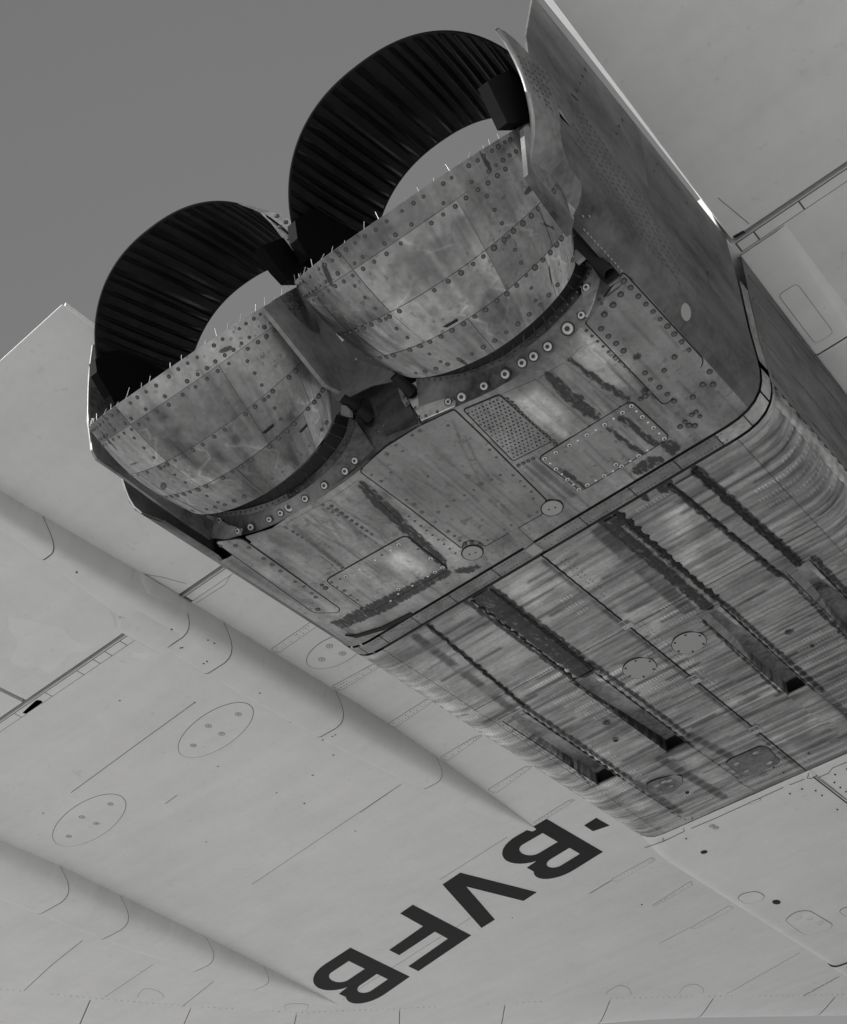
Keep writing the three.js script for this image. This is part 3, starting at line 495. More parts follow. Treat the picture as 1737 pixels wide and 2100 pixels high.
/* ---- fuselage beyond the wing root */
{ const g = new THREE.CylinderGeometry(1.45, 1.45, 34, 40, 1); g.rotateX(Math.PI / 2); g.translate(3.0, HW + 1.0, -14); add(jet, 'fuselage', g, M.white, 'white tubular fuselage'); }
/* ---- twin engine nacelle */
const FRONT = [[0, 4.4], [1.36, 4.4], [1.40, 4.403], [1.43, 4.412], [1.455, 4.43], [1.47, 4.46], [1.478, 4.5], [1.49, 4.7], [1.6, 5.7]];
const XC = -2.45, HALF = [[0, 4.4], [1.22, 4.4], [1.29, 4.406], [1.35, 4.424], [1.40, 4.455], [1.44, 4.5], [1.468, 4.56], [1.483, 4.63], [1.495, 4.75], [1.51, 4.95], [1.55, 5.3], [1.6, 5.7]];
const HALFP = HALF;
const nac = new THREE.Group(); nac.name = 'engine_nacelle'; nac.userData.label = 'heat stained metal nacelle housing two engines under the wing'; jet.add(nac);
const dxOf = y => { if (y <= 4.402) return 1.235; for (let i = 1; i < HALF.length; i++) if (y <= HALF[i][1] && HALF[i][1] > HALF[i - 1][1]) { const t = (y - HALF[i - 1][1]) / (HALF[i][1] - HALF[i - 1][1]); return HALF[i - 1][0] + t * (HALF[i][0] - HALF[i - 1][0]); } return 1.6 + 0.1 * (y - 5.7); };
const yOf = x => { const d = Math.abs(x - XC); for (let i = 1; i < HALF.length; i++) if (d <= HALF[i][0]) { const t = (d - HALF[i - 1][0]) / (HALF[i][0] - HALF[i - 1][0]); return HALF[i - 1][1] + t * (HALF[i][1] - HALF[i - 1][1]); } return 5.7; };
const low = (x) => yOf(x) - HN;                                     // rise of the floor towards its rounded corners
// band of the hull between profile stations, both sides in one go (side = -1 outboard, 1 inboard, 0 across the floor)
function band(side, d0, d1, z0, z1, mat, off = 0, nz = 2, rip = null, HALF = HALFP) {
  const pts = []; let H = HALF.filter(h => h[0] > d0 + 1e-4 && h[0] < d1 - 1e-4);
  const yy = d => d <= HALF[1][0] ? 4.4 : (() => { for (let i = 1; i < HALF.length; i++) if (d <= HALF[i][0] + 1e-6) { const t = (d - HALF[i - 1][0]) / (HALF[i][0] - HALF[i - 1][0]); return HALF[i - 1][1] + t * (HALF[i][1] - HALF[i - 1][1]); } })();
  H = [[d0, yy(d0)], ...H, [d1, yy(d1)]];
  const nn = H.map((h, i) => { const a = H[Math.max(0, i - 1)], b = H[Math.min(H.length - 1, i + 1)], l = Math.hypot(b[0] - a[0], b[1] - a[1]); return [(b[1] - a[1]) / l, -(b[0] - a[0]) / l]; });
  const rows = []; for (let k = 0; k <= nz; k++) { const z = z0 + (z1 - z0) * k / nz, r = rip ? rip(z) : 0; rows.push(H.map((h, i) => [XC + side * (h[0] + nn[i][0] * (off + r)), h[1] + nn[i][1] * (off + r), z])); }
  return sheet(rows, mat, mat === M.wall || mat === M.steel || mat === M.pale || mat === M.bareSheen ? (s, t, p) => [p[2], p[1] + p[0] * 0.6] : null);
}
const hull = (name, g, mat, label) => add(nac, name, g, mat, label);
/* dark inner structure behind the skin */
{ const g = []; for (const s of [-1, 1]) g.push(band(s, 0, 1.6, -3.08, -7.39, M.gap, -0.17)); hull('inner_structure', mergeGeometries(g), M.gap); }
/* aft part: floor skin and side walls */
{
  const g = []; for (const s of [-1, 1]) g.push(band(s, 0, 1.36, -3.065, -4.127, M.aft)); hull('aft_floor_skin', mergeGeometries(g), M.aft, 'stained floor skin of the nozzle section');
}
const onWall = (t, x, y, o = 0) => { const r = ray(t, x, y); let a = 4.3, b = 6.6; for (let i = 0; i < 40; i++) { const h = (a + b) / 2; if (XC + o + dxOf(Math.max(4.402, h)) - r[0] / r[1] * h > 0) b = h; else a = h; } return [XC + o + dxOf(Math.max(4.402, a)), a, r[2] / r[1] * a]; };
function wallPlate(zy, off, t, mat, mirror = false) {               // plate lying on a side wall, outline as [z, y]; bent along the hull profile
  const lv = [4.3, 4.403, ...HALF.slice(2).map(h => h[1]), 4.85, 5.1, 5.5, 6.4].sort((a, b) => a - b), pos = [], uv = [], idx = [];
  const X = (y, o) => { const d = dxOf(y) + o; return mirror ? XC - d : XC + d; };
  const clip = (p, y, s) => { const o = []; for (let i = 0; i < p.length; i++) { const a = p[i], b = p[(i + 1) % p.length], ia = s * (a[1] - y) >= 0, ib = s * (b[1] - y) >= 0; if (ia) o.push(a); if (ia !== ib) o.push(V(a, b, (y - a[1]) / (b[1] - a[1]))); } return o; };
  const put = (z, y, o) => { pos.push(X(y, o), y, z); uv.push(z, y); return pos.length / 3 - 1; };
  for (let i = 0; i < lv.length - 1; i++) {
    let c = clip(zy, lv[i], 1); if (c.length < 3) continue; c = clip(c, lv[i + 1], -1); if (c.length < 3) continue;
    const tri = THREE.ShapeUtils.triangulateShape(c.map(p => new THREE.Vector2(...p)), []);
    for (const o of [off, off - t]) { const v = c.map(p => put(p[0], p[1], o)); for (const [a, b, d] of tri) idx.push(v[a], v[b], v[d]); }
  }
  const n = zy.length; for (let i = 0; i < n; i++) { const p = zy[i], q = zy[(i + 1) % n], k = Math.max(1, Math.ceil(Math.abs(q[1] - p[1]) / 0.06)); for (let m = 0; m < k; m++) { const a = V(p, q, m / k), b = V(p, q, (m + 1) / k), v = [put(a[0], a[1], off), put(b[0], b[1], off), put(b[0], b[1], off - t), put(a[0], a[1], off - t)]; idx.push(v[0], v[1], v[2], v[0], v[2], v[3]); } }
  return buf(pos, uv, idx);
}
const densify = (p, m) => { const o = []; p.forEach((a, i) => { const b = p[(i + 1) % p.length], n = Math.max(1, Math.ceil(Math.hypot(b[0] - a[0], b[1] - a[1]) / m)); for (let k = 0; k < n; k++) o.push(V(a, b, k / n)); }); return o; };
const zyWall = (t, l, o = 0) => l.map(q => { const p = onWall(t, q[0], q[1], o); return [p[2], p[1]]; });
{
  const lowEdge = [...zyWall('B', [[1462, 985]]), ...zyWall('D', [[145, 1275], [290, 1440], [425, 1590]])];
  const wallZY = [[-2.27, 5.68], [-2.2, 5.2], [-2.22, 4.95], [-2.3, 4.72], [-2.36, 4.55], ...lowEdge, [-3.1, 4.43], [-3.6, 4.43], [-4.127, 4.43], [-4.127, 4.5], [-4.127, 4.56], [-4.127, 4.63], [-4.127, 4.75], [-4.12, 5.3], [-4.08, 5.68]];
  const dense = densify(wallZY, 0.12);
  hull('side_wall', wallPlate(dense, 0.0, 0.012, M.wall), M.wall, 'dark streaked inner side wall of the nozzle section');
  hull('side_wall', wallPlate(dense.filter(p => p[0] < -2.5 || p[1] > 5.2), 0.0, 0.012, M.wall, true), M.wall);
  // heat shield plate overlapping the rear of the side wall
  const hs = zyWall('B', [[1105, 68], [1140, 82], [1185, 118], [1250, 185], [1330, 268], [1368, 345], [1398, 470], [1402, 560], [1415, 640], [1450, 735], [1500, 800], [1503, 860], [1485, 920], [1462, 975], [1380, 900], [1290, 800], [1240, 742], [1256, 680], [1276, 560], [1272, 480], [1258, 400], [1240, 325], [1212, 252], [1180, 185], [1140, 112]], 0.05);
  hull('heat_shield', wallPlate(hs, 0.05, 0.014, M.shield), M.steel, 'dented pale heat shield plate beside the upper bucket');
  const rim = zyWall('B', [[1105, 68], [1140, 112], [1180, 185], [1212, 252], [1240, 325], [1258, 400], [1272, 480], [1276, 560], [1256, 680], [1240, 742]], 0.05);
  for (const mir of [false]) hull('shield_rim', tube(rim.map(([z, y]) => [mir ? XC - dxOf(Math.max(4.41, y)) - 0.008 : XC + dxOf(Math.max(4.41, y)) + 0.046, y, z]), 0.011, 6), M.pale);
  const lip = zyWall('B', [[1240, 742], [1290, 800], [1380, 900], [1462, 975]], 0.05); hull('shield_lip', tube(lip.map(([z, y]) => [XC + dxOf(y) + 0.046, y, z]), 0.013, 6), M.pale);
  hull('patch_plate', wallPlate(zyWall('B', [[1422, 882], [1475, 930], [1462, 970], [1405, 915]], 0.054), 0.054, 0.004, M.pale), M.pale);
  // pale screws above the slot
  for (const [x, y] of [[210, 1247], [247, 1247], [218, 1325], [237, 1345], [258, 1367], [277, 1389], [297, 1410], [317, 1431], [336, 1451], [356, 1473], [375, 1494], [396, 1516], [413, 1538], [432, 1559]]) { const p = onWall('D', x, y); p[0] += 0.002; rivetAt(nac, p, [1, -0.2, 0], 0.7, rivetGeo, M.cover, 'screw'); }
  // round access plate and scored oval on the wall
  for (const [t, e, m, o] of [['D', [804, 1800, 27, 52, -8], M.cover, 0.003]]) hull('round_plate', wallPlate(zyWall(t, ell(...e, 20)), o, 0.004, m), m, 'small pale round plate on the dark side wall');
  hull('oval_cover', wallPlate(zyWall('D', ell(982, 1632, 40, 88, -24, 24)), 0.002, 0.004, M.wall), M.wall);
  const dimples = []; for (let i = 0; i < 230; i++) { const a = i % 9, b = Math.floor(i / 9), p = onWall('D', 150 + b * 23 + (a % 3) * 30 + rnd() * 10, 640 + b * 34 + a * 26 - (a % 3) * 16); if (p[1] > 4.56 && p[1] < 5.5) { p[0] += 0.0005; dimples.push([p, [1, -0.15, 0], 0.5 + 0.35 * rnd()]); } }
  stuffDots(nac, 'spot_rivets', rivetGeo, M.rivet, dimples);
  for (const [x, y] of [[225, 400], [210, 438], [194, 476], [176, 518], [150, 545], [165, 560], [180, 574], [440, 690], [420, 725], [405, 768], [638, 945], [622, 985], [810, 1170]]) { const p = onWall('D', x, y); p[0] += 0.001; rivetAt(nac, p, [1, 0.05, 0], 0.9); }
  const hd = []; for (let i = 0; i < 90; i++) { const u = i % 7, v = Math.floor(i / 7), p = onWall('B', 1205 + u * 22 + v * 9 + rnd() * 6, 200 + v * 27 + u * 14 + rnd() * 6, 0.05); p[0] += 0.001; if (p[1] > 4.6 && u * 24 + v * 8 < 160) hd.push([p, [1, 0, 0], 0.55]); }
  stuffDots(nac, 'spot_rivets', rivetGeo, M.rivet, hd);
}
/* aft floor panels */
const A = (name, t, q, r, mat, label, th = 0.005, c = 0.0025) => plate(nac, name, roundPoly(planN(t, q), r), HN, th, mat || M.aft, label, c, low);
const pad = (t, q, r, m = M.rubberAndHoleDark, gw = 0.006) => add(nac, 'panel_seal', plateGeo(inset(roundPoly(planN(t, q), r), -gw), HN, 0.0031, m, 0.0003, low), m);
const P1 = [[826, 668], [960, 795], [1130, 965], [1302, 1136], [1276, 1178], [1282, 1206], [985, 1372], [965, 1350], [915, 1338], [872, 1352], [868, 1382], [620, 1190], [345, 988], [360, 960], [480, 858], [640, 757]];
A('floor_panel', 'C', P1, 0.012, M.aft, 'large smooth trapezoid panel between the two channels'); pad('C', P1, 0.012);
for (const [t, q, r, lb] of [
  ['G', [[172, 475], [640, 184], [838, 370], [392, 638]], 0.035, 'rounded cover ringed with pale bolts under the inner engine'],
  ['E', [[670, 536], [1082, 304], [1306, 478], [897, 697]], 0.035, 'rounded cover with stained strip under the outer engine'],
  ['C', [[878, 668], [1060, 592], [1328, 830], [1132, 930]], 0.012, 'dimpled plate beside the large panel'],
  ['D', [[224, 1856], [446, 1592], [462, 1602], [905, 2085], [905, 2110], [700, 2320], [670, 2325]], 0.02, 'riveted corner panel beside the side wall'],
  ['E', [[98, 337], [235, 319], [742, 682], [735, 700], [610, 706]], 0.03, 'tapered edge panel along the outboard corner']]) { A('floor_panel', t, q, r, M.aft, lb); pad(t, q, r); }
for (const [t, q] of [
  ['C', [[1072, 588], [1250, 510], [1440, 680], [1540, 770], [1345, 835]]], ['C', [[1262, 505], [1395, 425], [1640, 620], [1737, 700], [1555, 765]]], ['C', [[1405, 418], [1490, 335], [1737, 545], [1737, 690], [1650, 615]]],
  ['E', [[252, 312], [440, 255], [690, 445], [735, 490], [665, 532], [540, 520]]], ['E', [[452, 250], [690, 120], [935, 285], [985, 345], [745, 483]]], ['E', [[702, 112], [838, 20], [1060, 240], [1075, 296], [998, 338]]],
  ['E', [[870, 15], [905, 5], [1130, 190], [1395, 390], [1340, 440], [1200, 330]]],
  ['C', [[1150, 950], [1245, 905], [1268, 925], [1450, 1090], [1385, 1135], [1322, 1130]]], ['C', [[1500, 232], [1515, 215], [1737, 425], [1737, 530]]],
  ['E', [[560, 560], [660, 545], [885, 705], [740, 750], [690, 735]]]]) { A('floor_panel', t, q, 0.012, M.aft, null, 0.0028, 0.0015); }
// stiffening beads
for (const [t, a, b, w] of [['E', [455, 262], [765, 478], 0.02], ['E', [300, 318], [640, 540], 0.014], ['E', [640, 160], [985, 350], 0.016], ['C', [1150, 640], [1370, 830], 0.016], ['C', [1350, 470], [1600, 690], 0.018], ['E', [880, 470], [1000, 590], 0.02], ['E', [1010, 420], [1150, 520], 0.014], ['G', [560, 300], [720, 440], 0.016]]) {
  const [p, q] = planN(t, [a, b]), l = Math.hypot(q[0] - p[0], q[1] - p[1]), n = [-(q[1] - p[1]) / l, (q[0] - p[0]) / l], rows = [];
  for (let k = 0; k <= 8; k++) { const c = V(p, q, k / 8), ww = w * Math.sin(Math.PI * (0.08 + 0.84 * k / 8)); rows.push([-1, -0.5, 0, 0.5, 1].map(s => [c[0] + n[0] * ww * s, yOf(c[0]) - 0.0026 - 0.007 * (1 - s * s) * (ww / w), c[1] + n[1] * ww * s])); }
  hull('stiffening_bead', sheet(rows, M.aft), M.aft);
}
{ const [p, q] = planN('E', [[848, 35], [1285, 470]]), n = [-0.02, 0], rows = []; }
/* round pale plugs, their holes painted as near-black discs */
for (const [x, z] of [[-2.742, -3.962], [-2.212, -3.985]]) { const p = Array.from({ length: 28 }, (_, i) => [x + 0.056 * Math.cos(i / 28 * 6.2832), z + 0.056 * Math.sin(i / 28 * 6.2832)]); hull('plug_seal', plateGeo(inset(p, -0.007), HN, 0.0055, M.rubberAndHoleDark, 0.001), M.rubberAndHoleDark); plate(nac, 'round_plug', p, HN, 0.009, M.cover, 'pale round plug at a corner of the large panel', 0.002); for (const s of [-1, 1]) hull('painted_plug_hole', (() => { const g = new THREE.CylinderGeometry(0.005, 0.005, 0.003, 8); g.translate(x + s * 0.017, HN - 0.0088, z - s * 0.006); return g; })(), M.rubberAndHoleDark); }
/* strap across the joint */
A('joint_strap', 'C', [[1108, 1302], [1155, 1276], [1238, 1350], [1190, 1386]], 0.003, M.steel, null, 0.007); A('joint_tab', 'C', [[1192, 1388], [1240, 1354], [1288, 1388], [1234, 1420]], 0.006, M.cover, null, 0.013);
/* joint ring: segmented pale strip */
for (const s of [-1, 1]) { const cut = [0, 0.3, 0.62, 0.9, 1.15, 1.32, 1.44, 1.488, 1.56]; for (let i = 0; i < cut.length - 1; i++) hull('joint_strip', band(s, cut[i] + 0.003, cut[i + 1] - 0.003, -4.142, -4.232, i > 3 && s > 0 ? M.pale : M.steel, 0.004), i > 3 && s > 0 ? M.pale : M.steel); }
for (const s of [-1, 1]) hull('joint_bead', band(s, 0.03, 1.2, -4.236, -4.25, M.rubberAndHoleDark, 0.006), M.rubberAndHoleDark);
hull('painted_joint_slot', plateGeo(planN('E', [[770, 822], [820, 818], [960, 775], [1105, 703], [1122, 712], [970, 790], [830, 832]]), HN, 0.009, M.rubberAndHoleDark, 0.001, low), M.rubberAndHoleDark, 'black plate painting the dark of an open slot at the outboard end of the joint');  // solid black plate, painted dark in place of an opening
/* bolts with pale washers */
for (const [t, l] of [['G', [[205, 475], [260, 445], [330, 407], [418, 355], [508, 302], [598, 241], [643, 208], [698, 263], [755, 318], [810, 373], [680, 460], [593, 513], [505, 562], [420, 608], [377, 632], [320, 580], [262, 527], [565, 505]]], ['E', [[1047, 350], [1212, 422], [1273, 468], [1235, 491], [1045, 580], [773, 513]]]]) for (const q of l) { const p = planN(t, [q])[0]; rivetAt(nac, [p[0], HN - 0.005, p[1]], [0, -1, 0], 0.75, boltGeo, M.multi, 'bolt'); }
const whiteDots = []; for (const [t, l] of [['G', [[372, 383], [463, 330], [553, 272], [669, 235], [727, 291], [784, 347], [724, 433], [638, 487], [550, 538], [463, 585], [350, 606], [292, 553], [232, 499]]], ['E', [[1005, 379], [925, 430], [845, 477], [1118, 561], [1197, 514], [1045, 604], [1005, 640]]]]) for (const q of l) { const p = planN(t, [q])[0]; whiteDots.push([[p[0], HN - 0.005, p[1]], null, 0.55]); }
stuffDots(nac, 'small_screws', rivetGeo, M.white, whiteDots);
/* dome rivets */
const RV = [['C', [[480, 895], [580, 1132], [620, 1155], [660, 1195], [730, 1245], [795, 1295], [828, 1318], [855, 1343], [882, 1360], [918, 1352], [962, 1362], [1000, 1340], [1085, 1285], [1122, 1263], [1215, 1215], [1255, 1195], [1235, 1125], [1225, 1090], [1190, 1062], [1168, 1035], [1130, 1005], [1065, 1003], [1020, 1028], [965, 1050], [928, 1080], [880, 1108], [790, 1165], [745, 1195], [825, 1135], [400, 1002], [450, 1035], [525, 850], [610, 798], [650, 775], [795, 748], [1010, 873], [1045, 912], [500, 990], [560, 880], [690, 1010]]],
  ['D', [[385, 1758], [430, 1700], [490, 1670], [535, 1720], [578, 1765], [620, 1808], [660, 1852], [702, 1893], [742, 1938], [783, 1983], [825, 2030], [335, 1812], [315, 1893], [358, 1937], [402, 1978], [445, 2020], [740, 2060], [450, 1630]]],
  ['E', [[130, 355], [205, 355], [275, 365], [350, 422], [395, 453], [438, 485], [515, 540], [620, 620], [630, 685], [600, 600], [560, 565], [650, 560], [670, 575], [730, 570], [765, 588], [835, 635], [797, 612], [745, 527], [960, 403], [1147, 373], [1158, 539], [1075, 580], [870, 680], [700, 545]]],
  ['G', [[950, 255], [935, 308], [965, 310], [890, 315], [915, 290], [990, 262], [972, 240], [1060, 110], [1045, 50], [810, 30], [740, 75], [713, 42], [785, 115], [825, 150], [860, 185], [955, 165], [1005, 105], [690, 175], [735, 140], [715, 160]]]];
for (const [t, l] of RV) for (const q of l) { const p = planN(t, [q])[0]; rivetAt(nac, [p[0], yOf(p[0]) - 0.0045, p[1]], [0, -1, 0], 1.0 + 0.4 * rnd()); }
const rowDots = [];
const rows = (t, a, b, n, s = 1.0) => { const [p, q] = planN(t, [a, b]); for (const c of along(p, q, n)) rowDots.push([[c[0], yOf(c[0]) - 0.0035, c[1]], null, s]); };
rows('C', [1100, 612], [1350, 845], 15); rows('E', [700, 152], [905, 300], 9); rows('E', [500, 285], [755, 470], 13); rows('C', [150, 1160], [370, 1320], 10, 0.7); rows('C', [1160, 955], [1235, 920], 4); rows('C', [1050, 600], [900, 668], 5, 0.7); rows('G', [40, 190], [250, 385], 9, 0.8); rows('C', [1510, 260], [1737, 470], 9, 0.7); rows('E', [1100, 205], [1340, 395], 9, 0.6); rows('G', [330, 90], [480, 250], 7, 0.7);
stuffDots(nac, 'row_rivets', rivetGeo, M.rivet, rowDots);
{ // dimples of the dimpled plate as near-black dots painting their shade, and the small rivets of the joint strip
  const d = [], c = planN('C', [[885, 680], [1060, 600], [1320, 828], [1132, 922]]);
  for (let i = 0; i < 9; i++) for (let j = 0; j < 17; j++) { const p = V(V(c[0], c[1], (i + 0.5 + (j % 2) * 0.5) / 9.5), V(c[3], c[2], (i + 0.5 + (j % 2) * 0.5) / 9.5), (j + 0.5) / 17); d.push([[p[0], HN - 0.0045, p[1]], null, 0.55 + 0.2 * rnd()]); }
  stuffDots(nac, 'dimples', rivetGeo, M.rubberAndHoleDark, d);
  const r = []; for (let k = 0; k < 110; k++) { const x = XC - 1.2 + 2.4 * k / 110; for (const z of [-4.158, -4.215]) if (rnd() < 0.85) r.push([[x, HN - 0.004, z + (rnd() - 0.5) * 0.006], null, 0.42]); }
  stuffDots(nac, 'strip_rivets', rivetGeo, M.rivet, r);
}

/* ---- middle part: rippled engine bay doors with submerged vents */
const VENT = [[-3.62, -3.465], [-3.045, -2.895], [-2.12, -1.985], [-1.545, -1.405]], VZ = [-5.36, -6.445];
const ripple = z => 0.0028 * Math.sin(2 * Math.PI * z / 0.08);
function doorGeo(x0, x1, z0, z1) {
  const bx = [x0, x1, ...VENT.flat().filter(v => v > x0 && v < x1)].sort((a, b) => a - b), xs = []; bx.forEach((v, i) => { if (i) { const a = bx[i - 1], n = Math.max(1, Math.round((v - a) / 0.12)); for (let k = 0; k < n; k++) xs.push(a + (v - a) * k / n); } }); xs.push(x1);
  const bz = [z0, z1, ...VZ.filter(v => v < z0 && v > z1)].sort((a, b) => b - a), zs = []; bz.forEach((v, i) => { if (i) { const a = bz[i - 1], n = Math.max(1, Math.round((a - v) / 0.0095)); for (let k = 0; k < n; k++) zs.push(a + (v - a) * k / n); } }); zs.push(z1);
  const pos = [], uv = [], idx = [], n = xs.length;
  for (const z of zs) for (const x of xs) { pos.push(x, HN + ripple(z) * (0.6 + 0.8 * vn(x * 2, z * 3, 5)) + 0.0016 * (vn(x * 5, z * 5, 6) - 0.5), z); uv.push(...uvOf(MID, x, z)); }
  for (let i = 0; i < zs.length - 1; i++) for (let j = 0; j < n - 1; j++) {
    const xm = (xs[j] + xs[j + 1]) / 2, zm = (zs[i] + zs[i + 1]) / 2; if (zm < VZ[0] && zm > VZ[1] && VENT.some(v => xm > v[0] && xm < v[1])) continue;
    const a = i * n + j; idx.push(a, a + n, a + 1, a + 1, a + n, a + n + 1);
  }
  return buf(pos, uv, idx);
}
for (const [x0, x1] of [[XC - 1.22, -2.4835], [-2.4725, XC + 1.22]]) for (const [z0, z1] of [[-4.252, -5.1285], [-5.1335, -7.374]]) hull('bay_door_panel', doorGeo(x0, x1, z0, z1), M.mid);
for (const s of [-1, 1]) { hull('corner_skin', band(s, 1.223, s < 0 ? 1.405 : 1.45, -4.252, -7.374, M.mid, 0, 330, z => -ripple(z) * 1.3), M.mid, s < 0 ? 'rippled metal skin near the outboard corner' : 'rippled metal skin of the corner below the side wall'); hull('corner_skin', band(s, s < 0 ? 1.405 : 1.45, 1.483, -4.252, -7.374, M.bareSheen, 0, 330, z => -ripple(z) * 1.3), M.bareSheen, s < 0 ? 'rippled metal of the outboard corner, lightened to paint in its reflected sheen' : null); hull('side_wall', band(s, 1.484, 1.6, -4.252, -7.374, M.wall, 0, 2), M.wall); }
for (const [a, b] of [[4.72, 0.012], [5.02, 0.008], [5.35, 0.02], [5.55, 0.012]]) hull('wall_strip', (() => { const r = []; for (let k = 0; k <= 4; k++) { const z = -4.3 - 3 * k / 4; r.push([a - b, a, a + b].map((y, i) => [XC + dxOf(y) + (i === 1 ? 0.007 : 0.001), y, z])); } return sheet(r, M.wall, (s, t, p) => [p[2], p[1]]); })(), M.wall);
VENT.forEach(([x0, x1], i) => {                                     // trough that widens and deepens forward to an opening into the dark bay
  const n = 14, W = x1 - x0, st = [], fl = [], lf = [], rt = [];
  for (let k = 0; k <= n; k++) { const t = k / n, z = VZ[0] + (VZ[1] - VZ[0]) * t, d = 0.08 * sm(0, 1, t) + 0.003, wob = 0.006 * (vn(k * 0.9, i * 7, 63) - 0.5), a = x0 + (i === 1 ? 0.06 : 0.36) * W * (1 - sm(-0.1, 0.85, t)) + 0.008 + wob, b = x1 - 0.16 * W * (1 - sm(0, 0.8, t)) - 0.006; fl.push([[a, HN + d, z], [(a + b) / 2, HN + d + 0.006, z], [b, HN + d, z]]); lf.push([[x0, HN - 0.001, z], [x0 + (a - x0) * 0.5, HN + d * 0.3, z], [a, HN + d, z]]); rt.push([[b, HN + d, z], [b + (x1 - b) * 0.5, HN + d * 0.3, z], [x1, HN - 0.001, z]]); }
  hull('vent_floor', sheet(fl, M.trough, (s, t, p) => [p[0], p[2]]), M.trough, 'sooty floor of a submerged vent');
  hull('vent_side', sheet(lf, M.mid), M.mid); hull('vent_side', sheet(rt, M.mid), M.mid);
  hull('vent_lip', sheet([[[x0, HN - 0.002, VZ[1]], [x1, HN - 0.002, VZ[1]]], [[x0, HN + 0.006, VZ[1] - 0.006], [x1, HN + 0.006, VZ[1] - 0.006]], [[x0, HN + 0.01, VZ[1] - 0.05], [x1, HN + 0.01, VZ[1] - 0.05]]], M.trough, (s, t, p) => [p[0], p[2]]), M.trough);
  for (const [x, w] of [[x0 - 0.004, 0.004], [x1 + 0.008, 0.009]]) { // ragged sealant bead
    const r = []; for (let k = 0; k <= 40; k++) { const z = VZ[0] + 0.02 + (VZ[1] - VZ[0] - 0.1) * k / 40, ww = w * (0.2 + 1.6 * Math.pow(fbm(k * 0.43, i * 9 + x * 7, 61, 4), 1.5)), h = 0.002 + 0.006 * fbm(k * 0.5, i * 5 + x * 5, 62, 3); r.push([[x - ww, HN + 0.003, z], [x - ww * 0.4, HN - h, z], [x + ww * 0.5, HN - h * 0.8, z], [x + ww, HN + 0.003, z]]); }
    hull('sealant_bead', sheet(r, M.rubberAndHoleDark, (s, t, p) => [p[0], p[2]]), M.rubberAndHoleDark);
  }
  const sl = i < 2 ? 0.0 : 0.02, rp = [[x0 - 0.015, -6.46], [x1 + 0.0, -6.46], [x1 + 0.02 + sl, -7.12], [x0 + 0.0 + sl, -7.12]]; plate(nac, 'vent_ramp', rp, HN, 0.006, M.mid, null, 0.003); plate(nac, 'vent_ramp', rp.map(([x, z]) => [x, z < -7 ? -7.34 : -7.127]), HN, 0.0045, M.mid, null, 0.002);
  const fr = [[x0 - 0.02, VZ[0] + 0.03], [x1 + 0.03, VZ[0] + 0.03], [x1 + 0.03, VZ[0] + 0.002], [x0 - 0.02, VZ[0] + 0.002]]; plate(nac, 'vent_frame', fr, HN, 0.004, M.mid, null, 0.002);
});
// dark channels between joint and vents, with crumbling sealant edges
for (const [x0, x1, x2, x3, z0, z1] of [[-2.985, -2.865, -3.0, -2.885, -4.26, -5.31], [-2.075, -1.985, -2.06, -1.975, -4.27, -5.3], [-1.64, -1.515, -1.565, -1.475, -4.3, -5.33]]) {
  const r = []; for (let k = 0; k <= 24; k++) { const t = k / 24, z = z0 + (z1 - z0) * t, a = x0 + (x2 - x0) * t, b = x1 + (x3 - x1) * t; r.push([[a, HN - 0.003, z], [a + 0.004, HN - 0.0085, z], [b - 0.004, HN - 0.0085, z], [b, HN - 0.003, z]]); } hull('channel_strip', sheet(r, M.mid), M.mid, 'dark sooty channel strip leading to a vent');
}
for (const [xa, xb, z0, z1, w] of [[-2.86, -2.872, -4.27, -5.32, 0.014], [-3.0, -3.015, -4.27, -5.32, 0.01], [-1.975, -1.96, -4.25, -5.34, 0.02], [-2.0, -1.985, -4.27, -4.9, 0.02], [-3.33, -3.42, -4.27, -5.33, 0.014], [-1.5, -1.455, -4.28, -5.36, 0.024], [-1.655, -1.58, -4.28, -5.36, 0.014]]) {
  const r = []; for (let k = 0; k <= 140; k++) { const t = k / 140, z = z0 + (z1 - z0) * t, x = xa + (xb - xa) * t + 0.016 * (vn(k * 0.35, xa * 31, 65) - 0.5), ww = w * (0.05 + 2.4 * Math.pow(fbm(k * 0.37, xa * 37, 66, 4), 1.9)), h = 0.002 + 0.012 * fbm(k * 0.41, xa * 41, 67, 3); r.push([[x - ww, HN + 0.004, z], [x - ww * 0.45, HN - h, z], [x + ww * 0.4, HN - h * 0.85, z], [x + ww, HN + 0.004, z]]); }
  hull('sealant_bead', sheet(r, M.rubberAndHoleDark, (s, t, p) => [p[0], p[2]]), M.rubberAndHoleDark);
}
// hinges on the centre seam
for (const z of [-5.095, -5.87, -6.66]) {
  const g = [paintGeo(plateGeo([[-2.512, z + 0.042], [-2.445, z + 0.042], [-2.445, z - 0.042], [-2.512, z - 0.042]], HN, 0.006, M.pale, 0.002).toNonIndexed(), 0.42)];
  for (const [a, b, v] of [[0, 0, 0.14], [1, 0, 0.14], [0, 1, 0.45], [1, 1, 0.45]]) g.push(paintGeo(plateGeo([[-2.509 + a * 0.033, z + 0.038 - b * 0.039], [-2.482 + a * 0.033, z + 0.038 - b * 0.039], [-2.482 + a * 0.033, z + 0.004 - b * 0.039], [-2.509 + a * 0.033, z + 0.004 - b * 0.039]], HN - 0.006, 0.003, M.pale, 0.001).toNonIndexed(), v));
  for (const a of [0, 1]) { const c = paintGeo(new THREE.CylinderGeometry(0.004, 0.004, 0.003, 7).toNonIndexed(), 0.03); c.translate(-2.495 + a * 0.033, HN - 0.009, z - 0.018); g.push(c); }
  hull('seam_hinge', mergeGeometries(g), M.multi, 'small square four leaf hinge on the centre seam');
}
